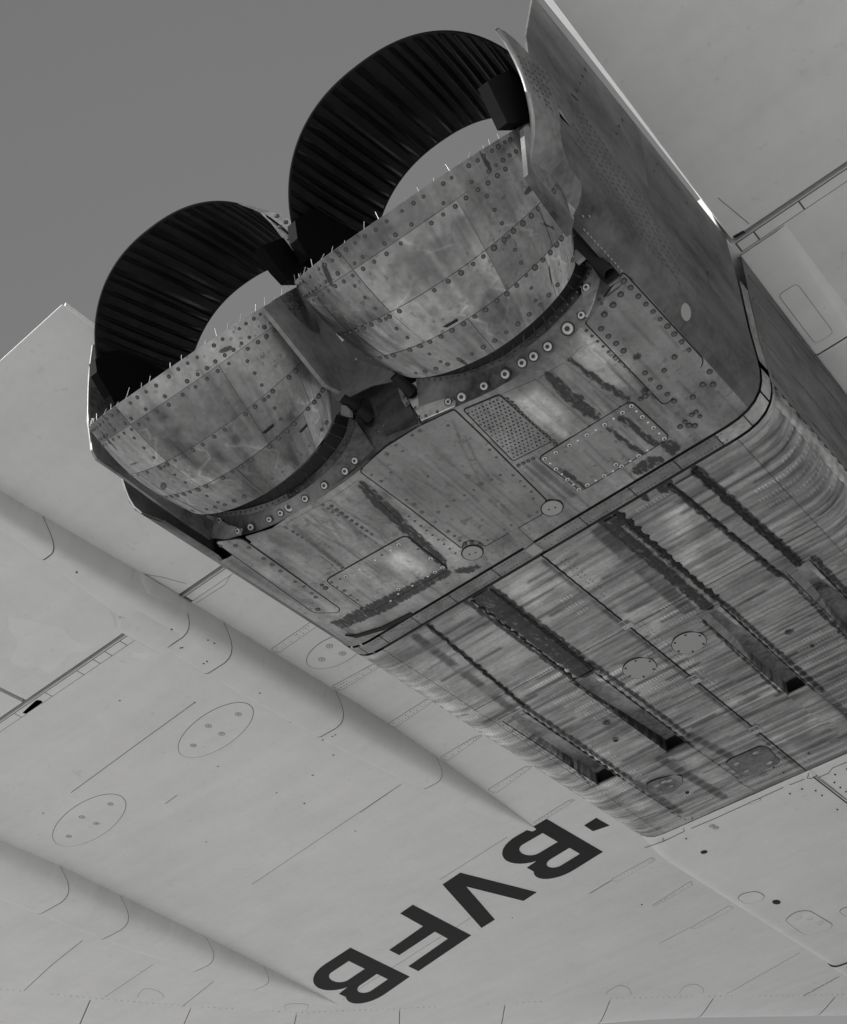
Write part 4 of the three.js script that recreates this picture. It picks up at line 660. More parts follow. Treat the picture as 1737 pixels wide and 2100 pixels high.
// round covers with six holes painted as near-black discs
for (const [x, z] of [[-2.662, -5.52], [-2.302, -5.522]]) {
  const p = Array.from({ length: 40 }, (_, i) => [x + 0.104 * Math.cos(i / 40 * 2 * PI), z + 0.104 * Math.sin(i / 40 * 2 * PI)]); add(nac, 'panel_seal', plateGeo(inset(p, -0.004), HN, 0.003, M.rubberAndHoleDark, 0.0005), M.rubberAndHoleDark);
  const o = plate(nac, 'round_cover', p, HN, 0.0055, M.cover, 'pale round cover with six painted dark screw holes', 0.002); const a0 = 0.22;
  for (let i = 0; i < 6; i++) { const g = new THREE.CylinderGeometry(0.0075, 0.0075, 0.003, 10); g.translate(x + 0.09 * Math.cos(a0 + i * PI / 3), HN - 0.0055, z + 0.09 * Math.sin(a0 + i * PI / 3)); hull('painted_screw_hole', g, M.rubberAndHoleDark); }
}
// drain ports and mast holes painted as near-black discs, oval-window plates
const hole = (t, q, r, par = nac, y = HN) => { const p = planN(t, [q])[0], g = new THREE.CylinderGeometry(r, r, 0.006, 14); g.translate(p[0], y - 0.0015, p[1]); add(par, 'painted_drain_hole', g, M.rubberAndHoleDark); };
for (const q of [[565, 767], [1560, 287]]) { hole('H', q, 0.012); const p = planN('H', [q])[0]; add(nac, 'port_ring', (() => { const g = new THREE.TorusGeometry(0.018, 0.005, 6, 18); g.rotateX(PI / 2); g.translate(p[0], HN - 0.001, p[1]); return g; })(), M.steel); }
hole('H', [927, 1033], 0.014); hole('H', [697 / 1, 1600], 0.006); hole('H', [1290, 905], 0.007); hole('H', [1365, 907], 0.006); hole('H', [1543, 835], 0.006); hole('H', [1415, 930], 0.005);
for (const [q, sub] of [[[[722, 990], [745, 975], [860, 940], [900, 950], [905, 980], [850, 1030], [780, 1042], [730, 1030]], [[772, 995], [808, 975], [835, 970], [842, 998], [785, 1028]]], [[[1122, 885], [1150, 860], [1290, 800], [1330, 800], [1395, 870], [1380, 890], [1240, 945], [1200, 945]], [[1175, 884], [1273, 828], [1340, 880], [1225, 922]]]]) {
  const p = roundPoly(planN('H', q), 0.02); plate(nac, 'service_plate', p, HN, 0.005, M.steel, 'rounded service plate with oval bosses', 0.002); add(nac, 'panel_seal', plateGeo(inset(p, -0.004), HN, 0.0035, M.rubberAndHoleDark, 0.0005), M.rubberAndHoleDark);
  for (const s of sub) { const c = planN('H', [s])[0], o = Array.from({ length: 16 }, (_, i) => [c[0] + 0.024 * Math.cos(i / 16 * 2 * PI), c[1] + 0.016 * Math.sin(i / 16 * 2 * PI)]); plate(nac, 'boss', o, HN - 0.005, 0.004, M.pale, null, 0.002); }
}
{ const r = []; for (const x of [-2.43, -2.40]) for (let z = -4.35; z > -7.3; z -= 0.026) if (vn(z * 2, x, 70) > 0.35) r.push([[x, HN - 0.001, z], null, 0.36]); for (const v of VENT) for (let z = -5.4; z > -6.4; z -= 0.05) r.push([[v[0] - 0.028, HN - 0.002, z], null, 0.4]); stuffDots(nac, 'door_rivets', rivetGeo, M.rivet, r); }

/* ---- painted front part of the nacelle */
const HALF9 = [[0, 4.4], [1.22, 4.4], [1.30, 4.408], [1.36, 4.43], [1.42, 4.477], [1.455, 4.535], [1.475, 4.6], [1.495, 4.75], [1.6, 5.7]];
for (const s of [-1, 1]) for (const [z0, z1, off] of [[-7.386, -10.6, 0.002], [-10.61, -15.5, 0.012]]) {
  const rows = []; for (let k = 0; k <= 24; k++) { const z = z0 + (z1 - z0) * k / 24, t = sm(-7.386, -7.75, z); rows.push(HALF9.map((h, i) => [XC + s * (h[0] + (FRONT[i][0] - h[0]) * t + off), h[1] + (FRONT[i][1] - h[1]) * t - off, z])); }
  hull('front_skin', sheet(rows, M.paint), M.paint, s < 0 && off < 0.01 ? 'white painted nacelle skin with a bright outboard corner' : null);
}
for (const s of [-1, 1]) hull('joint_seal', band(s, 0, 1.55, -7.374, -7.388, M.gap, -0.012), M.gap);
{ const y = HN - 0.004;
  add(nac, 'seam_sealant', plateGeo(planN('L', [[1512, 322], [1737, 498], [1737, 506], [1508, 328]], y), y, 0.0015, M.rubberAndHoleDark, 0.0003), M.rubberAndHoleDark);
  add(nac, 'seam_sealant', plateGeo(planN('L', [[1525, 318], [1737, 480], [1737, 483], [1523, 321]], y), y, 0.0015, M.line, 0.0003), M.line);
  for (const l of [[[1350, 380], [1450, 340]], [[1545, 330], [1612, 300], [1640, 265], [1737, 225]], [[380, 800], [500, 760], [645, 690], [640, 668]], [[690, 672], [860, 600], [1310, 395]], [[500, 735], [508, 757]], [[1480, 300], [1470, 335], [1500, 335], [1535, 315]]]) { const p = planN('L', l, y); const L = [], R = []; p.forEach((c, i) => { const a = p[Math.max(0, i - 1)], b = p[Math.min(p.length - 1, i + 1)], d = Math.hypot(b[0] - a[0], b[1] - a[1]), n = [-(b[1] - a[1]) / d * 0.002, (b[0] - a[0]) / d * 0.002]; L.push([c[0] + n[0], c[1] + n[1]]); R.unshift([c[0] - n[0], c[1] - n[1]]); }); add(nac, 'seam_sealant', plateGeo([...L, ...R], y, 0.0012, M.line, 0.0003), M.line); }
  for (const [q, a, b] of [[[777, 829], 0.026, 0.026], [[1263, 1165], 0.03, 0.045]]) { const c = planN('L', [q], y)[0]; const o = Array.from({ length: 24 }, (_, i) => [c[0] + a * Math.cos(i / 24 * 2 * PI), c[1] + b * Math.sin(i / 24 * 2 * PI)]); add(nac, 'painted_drain_hole', plateGeo(o, y, 0.0015, M.rubberAndHoleDark, 0.0003), M.rubberAndHoleDark); }  // drain openings painted as near-black ovals
  for (const q of [[656, 735], [697, 598], [1352, 433], [1433, 402], [1525, 413], [1567, 445], [1650, 358], [1690, 392], [1728, 420], [1670, 540], [1655, 305], [1735, 268]]) hole('L', q, 0.006, nac, y);
  for (const [q, r] of [[[[1003, 1140], [1030, 1110], [1130, 1090], [1186, 1125], [1160, 1155], [1060, 1178]], 0.06], [[[1320, 1285], [1390, 1230], [1480, 1220], [1640, 1315], [1620, 1345], [1480, 1388], [1430, 1370]], 0.05], [[[1680, 1225], [1737, 1195], [1780, 1230], [1737, 1265]], 0.05], [[[1082, 497], [1150, 470], [1158, 480], [1090, 505]], 0.01]]) { const p = roundPoly(planN('L', q, y), r); plate(nac, 'service_plate', p, y, 0.002, M.paint, null, 0.001); add(nac, 'seam_sealant', plateGeo(inset(p, -0.004), y, 0.001, M.line, 0.0003), M.line); }
  for (const q of [[1412, 1268], [1487, 1272], [1560, 1305]]) { const c = planN('L', [q], y)[0], g = new THREE.TorusGeometry(0.026, 0.004, 6, 18); g.rotateX(PI / 2); g.translate(c[0], y - 0.002, c[1]); add(nac, 'boss', g, M.paint); }
  for (const q of [[832, 655], [858, 668]]) { const c = planN('L', [q], y)[0]; rivetAt(nac, [c[0], y, c[1]], [0, -1, 0], 0.8, screwGeo, M.multi, 'screw'); }
}
/* ---- exhaust nozzles: collars and clamshell buckets */
const ZR = -2.3, YAW = 0.077, ENG = [{ x: -3.001, dz: 0 }, { x: -1.642, dz: -0.086 }];
const RIM = { ute: [0.697, 4.807, 0.507, -2.267, -1.745, 2.281], ufe: [0.632, 4.943, 0.689, -2.745, -2.439, 2.235], lte: [0.671, 4.653, -0.34, -2.144, -1.943, 2.311], lfe: [0.482, 4.301, -0.181, -2.605, -2.679, 1.859] };
function rimPt(e, k, th) {
  const [w0, h0, d, z0, z1, n] = RIM[k], c = Math.cos(th), s = Math.sin(th), w = e === 1 && k === 'lte' && c > 0 ? w0 * 0.9 : w0, X = w * Math.sign(c) * Math.pow(Math.abs(c), 2 / n), q = Math.pow(Math.abs(s), 2 / n), Z = z0 + (z1 - z0) * q - ZR, E = ENG[e];
  return [E.x + X * Math.cos(YAW) + Z * Math.sin(YAW), h0 + d * q, ZR + Z * Math.cos(YAW) - X * Math.sin(YAW) + E.dz];
}
const sub = (a, b) => a.map((v, i) => v - b[i]);
const resample = (p, n) => { const l = [0]; for (let i = 1; i < p.length; i++) l.push(l[i - 1] + Math.hypot(...sub(p[i], p[i - 1]))); return Array.from({ length: n }, (_, k) => { const d = l[l.length - 1] * k / (n - 1); let i = 1; while (i < l.length - 1 && l[i] < d) i++; return V(p[i - 1], p[i], (d - l[i - 1]) / (l[i] - l[i - 1] || 1)); }); };
const cross = (a, b) => [a[1] * b[2] - a[2] * b[1], a[2] * b[0] - a[0] * b[2], a[0] * b[1] - a[1] * b[0]];
function shell(e, kind) {                                           // returns S(u, v, off): u across 0..1, v front 0 .. rear 1, off outward
  const te = kind + 'te', fe = kind + 'fe', sg = kind === 'l' ? -1 : 1, bulge = kind === 'l' ? 0.052 : 0.022;
  const thu = u => PI * (1 - u);
  const base = (u, v) => { const th = thu(u), a = rimPt(e, fe, th), b = rimPt(e, te, th), p = V(a, b, v), k = bulge * Math.sin(PI * Math.min(1, Math.max(0, v))), ed = Math.max(0.75, Math.sin(th)); return [p[0] + k * Math.cos(th), p[1] + sg * k * Math.sin(th) * ed, p[2]]; };
  const nor = (u, v) => { const h = 0.004, u0 = Math.max(0.002, u - h), u1 = Math.min(0.998, u + h), v0 = Math.max(0, v - 0.02), v1 = Math.min(1, v + 0.02); let n = cross(sub(base(u1, v), base(u0, v)), sub(base(u, v1), base(u, v0))); n = nrm(n); const c = base(u, v), ax = [ENG[e].x, 4.75, c[2]]; return dot(n, sub(c, ax)) < 0 ? n.map(q => -q) : n; };
  const S = (u, v, off = 0) => { const p = base(u, v); if (!off) return p; const n = nor(u, v); return [p[0] + n[0] * off, p[1] + n[1] * off, p[2] + n[2] * off]; };
  S.n = nor; return S;
}
const uvB = (u0, u1, v0, v1) => (s, t) => [u0 + (u1 - u0) * t, v0 + (v1 - v0) * s];
const gridOf = (S, u0, u1, v0, v1, nu, nv, off) => Array.from({ length: nv + 1 }, (_, j) => Array.from({ length: nu + 1 }, (_, i) => S(u0 + (u1 - u0) * i / nu, v0 + (v1 - v0) * j / nv, off)));
const ROWS = [0, 0.28, 0.55, 0.86, 1];
const whisk = (() => { const g = new THREE.CylinderGeometry(0.0016, 0.0018, 1, 5); g.translate(0, 0.5, 0); return g; })();
for (let e = 0; e < 2; e++) {
  const side = e ? 'inner' : 'outer', bm = M.bucket[e];
  /* lower bucket */
  const L = new THREE.Group(); L.name = 'lower_bucket'; L.userData.label = `riveted stained lower thrust bucket of the ${side} engine`; jet.add(L);
  const S = shell(e, 'l');
  add(L, 'bucket_shell', solidSheet(gridOf(S, 0, 1, 0, 1, 60, 12, -0.002), gridOf(S, 0, 1, 0, 1, 60, 12, -0.03), M.steel, (s, t) => [t * 2, s * 0.7]), M.steel);
  for (let r = 0; r < 4; r++) for (let c = 0; c < COLS[r].length - 1; c++) {
    const g = 0.0009, u0 = COLS[r][c] + (c ? g : 0), u1 = COLS[r][c + 1] - (c < COLS[r].length - 2 ? g : 0), v0 = ROWS[r] + (r ? 0.002 : 0), v1 = ROWS[r + 1] - (r < 3 ? 0.002 : 0), o = 0.0005 + 0.0022 * hash(c, r, 71 + e);
    add(L, 'skin_panel', solidSheet(gridOf(S, u0, u1, v0, v1, 10, 5, o), gridOf(S, u0, u1, v0, v1, 10, 5, -0.005), bm, uvB(u0, u1, v0, v1)), bm);
  }
  const small = [], rv = (u, v, s, big) => { if (big) rivetAt(L, S(u, v, 0.002), S.n(u, v), s); else small.push([S(u, v, 0.002), S.n(u, v), s]); };
  for (const [v, n, s] of [[0.965, 38, 0.75], [0.885, 36, 0.8], [0.835, 30, 0.8], [0.53, 30, 1], [0.265, 28, 1.05], [0.06, 22, 0.9]]) for (let i = 0; i < n; i++) { const u = 0.03 + 0.94 * (i + 0.5) / n; if (hash(i, Math.round(v * 100), 81 + e) > 0.16) rv(u + (rnd() - 0.5) * 0.003, v + (rnd() - 0.5) * 0.006, s * (0.85 + 0.35 * rnd()), v === 0.53 || v === 0.265); }
  for (const u of [0.345, 0.685]) for (let i = 0; i < 9; i++) rv(u, 0.1 + 0.085 * i, 0.75);
  stuffDots(L, 'small_rivets', rivetGeo, M.rivet, small);
  const sc = e ? [[0.44, 0.30]] : [[0.62, 0.35], [0.72, 0.18]];      // torn slits in the skin, painted as near-black slivers
  for (const [u, v] of sc) { const g = gridOf(S, u, u + 0.04, v, v + 0.018, 6, 1, 0.0045); g[0][0] = g[1][0]; add(L, 'painted_torn_slit', sheet(g, M.rubberAndHoleDark, uvB(0, 1, 0, 1)), M.rubberAndHoleDark); }
  const wn = e ? 22 : 24; for (let i = 0; i < wn; i++) { const u = 0.03 + 0.9 * Math.pow(i / wn, 0.8) + 0.02 * rnd(), p = S(Math.min(0.97, u), 0.995, -0.004), o = add(L, 'bristle', whisk, M.wire); o.position.set(...p); o.scale.y = 0.03 + 0.045 * rnd(); o.rotation.set((rnd() - 0.5) * 0.5, 0, (rnd() - 0.5) * 0.5); }
  /* upper bucket */
  const T = new THREE.Group(); T.name = 'upper_bucket'; T.userData.label = `upper thrust bucket of the ${side} engine with sooty ribbed inside`; jet.add(T);
  const Su = shell(e, 'u');
  add(T, 'bucket_shell', sheet(gridOf(Su, 0, 1, 0, 1, 72, 8, 0.004), bm, uvB(0, 1, 0, 1)), bm);
  add(T, 'liner', sheet(gridOf(Su, 0, 1, 0, 1, 72, 8, -0.004), M.liner, uvB(0, 2.2, 0, 0.8)), M.liner, 'soot black inner liner');
  for (const v of [0, 1]) add(T, 'rim', sheet([gridOf(Su, 0, 1, v, v, 72, 1, 0.0043)[0], gridOf(Su, 0, 1, v, v, 72, 1, -0.0043)[0]], M.soot, uvB(0, 1, 0, 1)), M.soot);
  for (const u of [0, 1]) add(T, 'rim', sheet([0.0043, -0.0043].map(o => Array.from({ length: 9 }, (_, j) => Su(u, j / 8, o))), M.soot, uvB(0, 1, 0, 1)), M.soot);
  const nr = 31; for (let i = 0; i < nr; i++) { const u = 0.02 + 0.96 * (i + 0.5 + 0.35 * (hash(i, e, 6) - 0.5)) / nr, hf = 0.45 + 0.8 * hash(i, e, 7), w = 0.006 + 0.004 * hash(i, e, 5), r = []; for (let k = 0; k <= 8; k++) { const v = 0.02 + 0.96 * k / 8, h = 0.004 + 0.016 * hf * Math.sin(PI * Math.min(1, (k + 0.6) / 9)); r.push([Su(u - w, v, -0.004), Su(u - w * 0.2, v, -0.004 - h), Su(u + w * 0.2, v, -0.004 - h), Su(u + w, v, -0.004)]); } add(T, 'rib', flatten(sheet(r, M.rib, uvB(0, 1, 0, 1))), M.rib); }
  for (const [u0, u1, nn] of [[0.8, 0.97, 5]]) for (let i = 0; i < nn; i++) for (const v of [0.25, 0.6, 0.85]) { const u = u0 + (u1 - u0) * i / (nn - 1); rivetAt(T, Su(u, v, 0.005), Su.n(u, v), 1.1); }
}
/* outer side skin of the outer engine's upper bucket, seen past its rear rim; paler material paints in its light */
{
  const a = [[930, 196], [1050, 242], [1120, 310], [1180, 390], [1260, 490], [1340, 580]].map((q, i) => onX('A', q[0], q[1], -2.42 + 0.025 * i)), b = [[960, 190], [1060, 226], [1160, 254], [1252, 300], [1285, 390], [1350, 540]].map((q, i) => onX('A', q[0], q[1], -2.40 + 0.028 * i));
  const T0 = jet.children.find(o => o.name === 'upper_bucket'); add(T0, 'lightened_side_skin', sheet([resample(a, 14), resample(a, 14).map((p, i) => V(p, resample(b, 14)[i], 0.5)), resample(b, 14)], M.bracket, (s, t, p) => [p[2], p[1]]), M.bracket, 'riveted outer skin of the bucket side, made paler to paint in light');
  for (const q of [[1150, 265], [1200, 300], [1165, 325], [1240, 350], [1215, 390], [1270, 420], [1255, 460]]) rivetAt(T0, onX('A', q[0], q[1], -2.31).map(v => v * 0.997), [0.5, -0.4, 0.7], 1.0);
}
/* black pivot blocks inside the buckets */
function xSlab(parent, name, t, l, x, th, mat, label) {
  const p = l.map(q => { const r = onX(t, q[0], q[1], x); return [r[2], r[1]]; }), tri = THREE.ShapeUtils.triangulateShape(p.map(q => new THREE.Vector2(...q)), []), pos = [], uv = [], idx = [], n = p.length;
  for (const o of [0, -th]) for (const [z, y] of p) { pos.push(x + o, y, z); uv.push(z, y); } for (const [a, b, c] of tri) idx.push(a, b, c, n + a, n + c, n + b); for (let i = 0; i < n; i++) { const j = (i + 1) % n; idx.push(i, j, n + i, j, n + j, n + i); }
  return add(parent, name, flatten(buf(pos, uv, idx)), mat, label);
}
const piv = new THREE.Group(); piv.name = 'nozzle_frame'; piv.userData.label = 'dark frame, collars and pivots carrying the four buckets'; jet.add(piv);
xSlab(piv, 'pivot_block', 'B', [[1055, 320], [1165, 262], [1215, 300], [1262, 450], [1262, 520], [1150, 518], [1130, 475]], -1.03, 0.05, M.soot, 'black pivot block of the inner engine beside the heat shield');
xSlab(piv, 'pivot_block', 'B', [[150, 1070], [138, 985], [175, 960], [260, 910], [400, 930], [535, 967], [480, 1010], [400, 1080], [250, 1190], [205, 1165]], -2.2, 0.05, M.soot, 'black pivot block between the engines');
xSlab(piv, 'pivot_block', 'A', [[1065, 430], [1185, 385], [1240, 460], [1345, 590], [1290, 616], [1215, 616], [1155, 552]], -2.3, 0.05, M.soot, 'black pivot block hanging in the outer nozzle');
xSlab(piv, 'pivot_block', 'A', [[150, 1130], [140, 1060], [200, 1030], [255, 1010], [420, 1030], [605, 1070], [560, 1110], [250, 1310], [225, 1260]], -3.58, 0.05, M.soot, 'black pivot block at the outboard side');
/* added dark plates painting shade at the bucket sides; outboard one also a real plate */
xSlab(piv, 'flank_shade_plate', 'A', [[1075, 770], [1290, 648], [1410, 830], [1600, 1080], [1570, 1180], [1500, 1240], [1420, 1200]], -2.36, 0.02, M.flank, 'added dark plate painting the shade on the bucket side between the two lower buckets');
xSlab(piv, 'flank_shade_plate', 'B', [[1228, 540], [1262, 520], [1262, 740], [1470, 985], [1455, 1050], [1425, 1010], [1330, 880], [1250, 765]], -1.0, 0.02, M.flank, 'added dark plate painting the shade along the bucket margin below the heat shield');
xSlab(piv, 'flank_shade_plate', 'A', [[130, 985], [150, 1025], [270, 1370], [330, 1500], [440, 1700], [600, 1850], [800, 1960], [785, 2056], [640, 1960], [470, 1840], [300, 1715], [150, 1612], [125, 1560], [104, 1400], [110, 1150]], -3.75, 0.015, M.flank, 'thin plate at the outboard side of the outer bucket');
add(piv, 'plate_rim', tube([[131, 985], [110, 1150], [104, 1400], [125, 1560], [150, 1612]].map(q => onX('A', q[0], q[1], -3.757)), 0.009, 6), M.steel);
for (const q of [[165, 1160], [180, 1195], [135, 1270], [165, 1280], [190, 1300], [130, 1310], [160, 1330], [150, 1220]]) { const p = onX('A', q[0], q[1], -3.748); rivetAt(piv, p, [1, 0, 0], 0.8, rivetGeo, M.rivet); }
/* bulkhead closing the nacelle behind the buckets */
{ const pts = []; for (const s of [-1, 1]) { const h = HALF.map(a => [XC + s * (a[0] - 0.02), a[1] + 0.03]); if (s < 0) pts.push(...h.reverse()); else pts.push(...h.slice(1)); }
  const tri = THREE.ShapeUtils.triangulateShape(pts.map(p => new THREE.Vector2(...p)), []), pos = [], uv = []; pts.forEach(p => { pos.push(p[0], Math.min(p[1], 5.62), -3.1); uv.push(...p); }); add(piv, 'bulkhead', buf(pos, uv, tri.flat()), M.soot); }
/* collars: flange with bolts, riveted strip, dark seal blocks */
const COL = [{ t: 'A', edge: [[770, 2052], [860, 2060], [950, 2040], [1050, 2012], [1140, 1975], [1240, 1922], [1340, 1862], [1450, 1792], [1570, 1708], [1711, 1590]], lo: [[790, 1926], [900, 1928], [1000, 1917], [1130, 1880], [1230, 1832], [1330, 1765], [1420, 1690], [1500, 1600], [1560, 1500], [1585, 1400]], hi: [[790, 1908], [900, 1902], [990, 1888], [1115, 1850], [1210, 1802], [1310, 1735], [1395, 1660], [1472, 1572], [1530, 1480], [1553, 1385]], seal: [[800, 1895], [900, 1872], [1000, 1838], [1120, 1780], [1220, 1715], [1310, 1640], [1385, 1555], [1440, 1470], [1470, 1400], [1480, 1365]],
  bolts: [[1003, 1993, 1], [1105, 1950, 0.85], [1168, 1915, 0.9], [1216, 1880, 1.4], [1304, 1835, 1], [1411, 1762, 1], [1526, 1682, 1.0], [1580, 1624, 0.95], [1568, 1485, 0.8]] },
{ t: 'C', edge: [[655, 742], [740, 700], [835, 655], [930, 615], [1030, 568], [1130, 510], [1230, 452], [1330, 385], [1430, 300], [1510, 210], [1590, 120], [1672, 20]], lo: [[632, 530], [750, 525], [870, 508], [980, 470], [1090, 425], [1200, 350], [1300, 270], [1400, 170], [1470, 90], [1530, 0], [1560, -60]], hi: [[632, 508], [750, 496], [870, 478], [960, 448], [1070, 400], [1170, 330], [1270, 245], [1370, 145], [1440, 60], [1495, -20], [1520, -70]], seal: [[680, 492], [760, 476], [860, 446], [960, 408], [1050, 362], [1140, 295], [1230, 205], [1320, 105], [1390, 20], [1440, -50], [1460, -90]],
  bolts: [[703, 547, 0.9], [797, 628, 0.95], [865, 603, 1.2], [980, 547, 1.05], [1090, 485, 1.2], [1177, 427, 1.15], [1237, 393, 1.15], [1310, 343, 1.15], [1413, 250, 1.5], [1485, 180, 1.05]] }];
const ZA = -3.068, ZB = -3.0, ZC = -2.985, ZD = -2.9;
COL.forEach((c, e) => {
  const n = 40, a = resample(c.edge.map(q => onZ(c.t, q[0], q[1], ZA)), n), b = resample(c.lo.map(q => onZ(c.t, q[0], q[1], ZB)), n), h = resample(c.hi.map(q => onZ(c.t, q[0], q[1], ZC)), n), d = resample(c.seal.map(q => onZ(c.t, q[0], q[1], ZD)), n);
  add(piv, 'collar_flange', sheet([a, a.map((p, i) => V(p, b[i], 0.5)), b], M.steel, (s, t, p) => [p[0], p[1] * 1.3]), M.steel, `bolted collar flange of the ${e ? 'inner' : 'outer'} engine`);
  for (const [x, y, s] of c.bolts) { const k = 0.4, q0 = onZ(c.t, x, y, ZA + (ZB - ZA) * k), p = q0.map(v => v * (1 - 0.018 / Math.hypot(...q0))); rivetAt(piv, p, [0.15 * (p[0] - ENG[e].x) * -1, -0.75, 0.65], s * 1.05, boltGeo, M.multi, 'bolt'); }
  const cuts = [0, 7, 14, 21, 28, 34, 39]; for (let i = 0; i < cuts.length - 1; i++) { const q = (r, off) => r.slice(cuts[i], cuts[i + 1] + 1).map((p, k, A) => { const z = [...p]; if (k === 0) z.splice(0, 3, ...V(p, A[1], 0.04)); return [z[0], z[1] - off, z[2] + off * 0.6]; }); add(piv, 'strip_segment', solidSheet([q(b, 0.006), q(h, 0.006)], [q(b, 0), q(h, 0)], M.steel, (s, t, p) => [p[0], p[1]]), M.steel); for (let k = 0; k < 5; k++) { const f = cuts[i] + (cuts[i + 1] - cuts[i]) * (k + 0.5) / 5, i0 = Math.min(n - 2, Math.floor(f)), p = V(V(b[i0], b[i0 + 1], f - i0), V(h[i0], h[i0 + 1], f - i0), 0.5); rivetAt(piv, [p[0], p[1] - 0.007, p[2] + 0.005], [0, -0.75, 0.65], 0.6, rivetGeo, M.rivet); } }
  const nb = 18; for (let i = 0; i < nb; i++) { const f0 = (i + 0.04) / nb * (n - 1), f1 = (i + 0.96) / nb * (n - 1), pt = (r, f) => { const i0 = Math.min(n - 2, Math.floor(f)); return V(r[i0], r[i0 + 1], f - i0); }, o = 0.004 * hash(i, e, 91); add(piv, 'seal_block', sheet([[pt(h, f0), pt(h, f1)], [pt(d, f0), pt(d, f1)]].map(r => r.map(p => [p[0], p[1] - o, p[2] + o])), M.rubberAndHoleDark, (s, t, p) => [p[0], p[1]]), M.rubberAndHoleDark); }
  const back = [h.map(p => [p[0], p[1] + 0.012, p[2] - 0.012]), d.map(p => [p[0], p[1] + 0.012, p[2] - 0.012]), d.map(p => [p[0], p[1] + 0.3, p[2] - 0.15])]; add(piv, 'seal_backing', sheet(back, M.gap, (s, t, p) => [p[0], p[1]]), M.gap);
});
const zPlate = (name, t, l, z, mat, label, th = 0.006) => {
  const p = l.map(q => onZ(t, q[0], q[1], z)), tri = THREE.ShapeUtils.triangulateShape(p.map(q => new THREE.Vector2(q[0], q[1])), []), pos = [], uv = [], idx = [], n = p.length;
  for (const o of [0, -th]) for (const q of p) { pos.push(q[0], q[1], z + o); uv.push(q[0], q[1]); } for (const [a, b, c] of tri) idx.push(a, b, c, n + a, n + c, n + b); for (let i = 0; i < n; i++) { const j = (i + 1) % n; idx.push(i, j, n + i, j, n + j, n + i); }
  return add(piv, name, flatten(buf(pos, uv, idx)), mat, label);
};
// web between the two engines
zPlate('web_plate', 'C', [[60, 1150], [290, 960], [280, 830], [320, 700], [280, 590], [400, 525], [525, 480], [600, 640], [655, 742], [480, 845], [340, 965], [200, 1060]], -3.055, M.steel, 'stained web plate between the two engines');
zPlate('web_plate', 'C', [[390, 548], [520, 505], [560, 610], [595, 640], [635, 735], [470, 800], [432, 690]], -3.045, M.wall);
zPlate('web_bracket', 'C', [[605, 642], [560, 560], [632, 522], [720, 532], [832, 622], [826, 648], [655, 722]], -3.04, M.bracket, 'pale corner bracket beside the inner collar', 0.008);
zPlate('web_bracket', 'C', [[525, 520], [548, 520], [592, 632], [575, 650], [556, 620]], -3.03, M.pale, null, 0.008);
zPlate('end_bracket', 'E', [[52, 198], [110, 210], [165, 250], [236, 268], [228, 300], [150, 322], [78, 318], [70, 260]], -3.0, M.bracket, 'pale curved bracket at the outboard end of the collar', 0.008);
zPlate('end_bracket', 'B', [[1525, 1180], [1560, 1200], [1590, 1260], [1560, 1370], [1530, 1440], [1480, 1440], [1510, 1360], [1500, 1290], [1520, 1230]], -2.99, M.bracket, 'pale bracket at the inboard end of the collar', 0.008);
for (const [t, q, s, z] of [['E', [120, 227], 0.9, -2.995], ['E', [214, 283], 0.9, -2.995], ['C', [703, 547], 0.8, -3.03], ['C', [797, 628], 0.9, -3.03], ['B', [1527, 1303], 0.95, -2.985], ['B', [1503, 1436], 0.95, -2.985], ['C', [301, 803], 0.8, -3.045], ['C', [312, 932], 0.85, -3.045], ['C', [262, 985], 0.8, -3.045]]) { const p = onZ(t, q[0], q[1], z); rivetAt(piv, p, [0, -0.5, 0.85], s * 1.05, boltGeo, M.multi, 'bolt'); }
for (const [t, l] of [['C', [[545, 545], [565, 603], [582, 638], [625, 660], [645, 705], [680, 700], [740, 680], [435, 780], [460, 750]]], ['B', [[1590, 1360], [1605, 1330], [1640, 1290], [1655, 1276], [1600, 1380]]]]) for (const q of l) { const p = onZ(t, q[0], q[1], -3.025); rivetAt(piv, p, [0, -0.5, 0.85], 0.7, rivetGeo, M.rivet); }
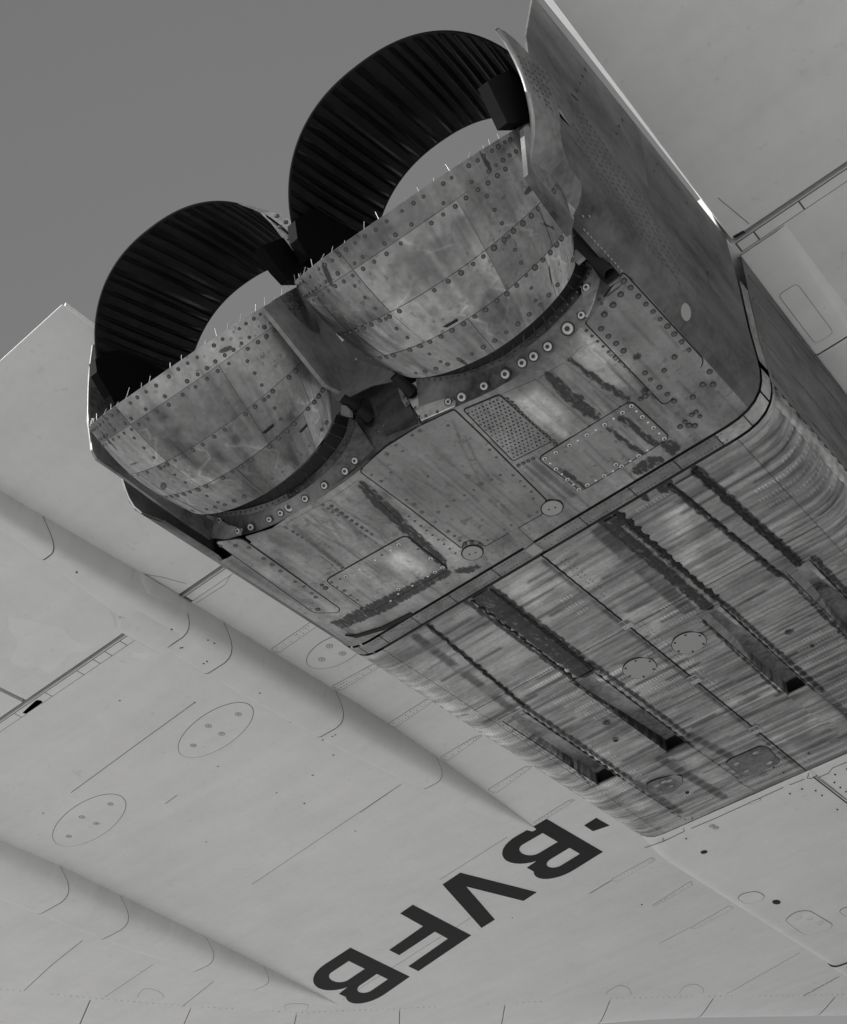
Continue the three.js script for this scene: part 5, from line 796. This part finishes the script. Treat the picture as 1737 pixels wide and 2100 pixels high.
zPlate('web_backing', 'C', [[90, 320], [330, 410], [520, 478], [540, 515], [400, 545], [280, 605], [225, 625], [170, 560]], -2.97, M.flank);
// actuator rods ending at black plates that paint the dark of their slots
zPlate('painted_rod_slot', 'C', ell(372, 682, 34, 74, -12, 24), -3.035, M.rubberAndHoleDark, 'black oval plate painting the dark slot around an actuator rod', 0.004); zPlate('painted_rod_slot', 'C', ell(598, 570, 36, 42, -20, 20), -3.028, M.rubberAndHoleDark, null, 0.004);
zPlate('painted_side_slot', 'B', [[1452, 1010], [1480, 1010], [1692, 1246], [1680, 1275], [1640, 1300], [1590, 1260], [1540, 1180], [1460, 1090], [1440, 1060]], -2.93, M.rubberAndHoleDark, 'black plate painting the dark slot below the row of pale screws', 0.004);  // slot darkness painted on as a black plate
const rod = (t, a, b, za, zb, r) => { const p = onZ(t, a[0], a[1], za), q = onZ(t, b[0], b[1], zb); return add(piv, 'actuator_rod', tube([p, V(p, q, 0.45), V(p, q, 0.55), q], r, 10), M.rubberAndHoleDark, null); };
rod('C', [250, 610], [385, 700], -2.88, -3.03, 0.026); rod('C', [330, 665], [395, 715], -2.95, -3.03, 0.034); rod('C', [520, 490], [610, 585], -2.9, -3.02, 0.03); rod('B', [1480, 1080], [1640, 1240], -2.86, -2.92, 0.028);
zPlate('rod_clamp', 'C', [[245, 645], [270, 648], [290, 672], [290, 700], [240, 690]], -2.9, M.cover, 'small bright clamp on the actuator rod', 0.02); zPlate('rod_clamp', 'B', [[1475, 1120], [1500, 1125], [1515, 1155], [1480, 1185], [1465, 1170]], -2.88, M.cover, null, 0.02);
zPlate('rod_bracket', 'B', [[1425, 1050], [1450, 1020], [1475, 1060], [1468, 1090], [1440, 1112], [1428, 1095]], -2.84, M.steel, null, 0.02);
// hose loop between the buckets
add(piv, 'hose', tube([onZ('A', 1412, 820, -2.6), onZ('A', 1400, 860, -2.62), onZ('A', 1425, 930, -2.66), onZ('A', 1490, 985, -2.7), onZ('A', 1560, 1050, -2.75)], 0.012, 7), M.steel);
renderer.render(scene, camera);
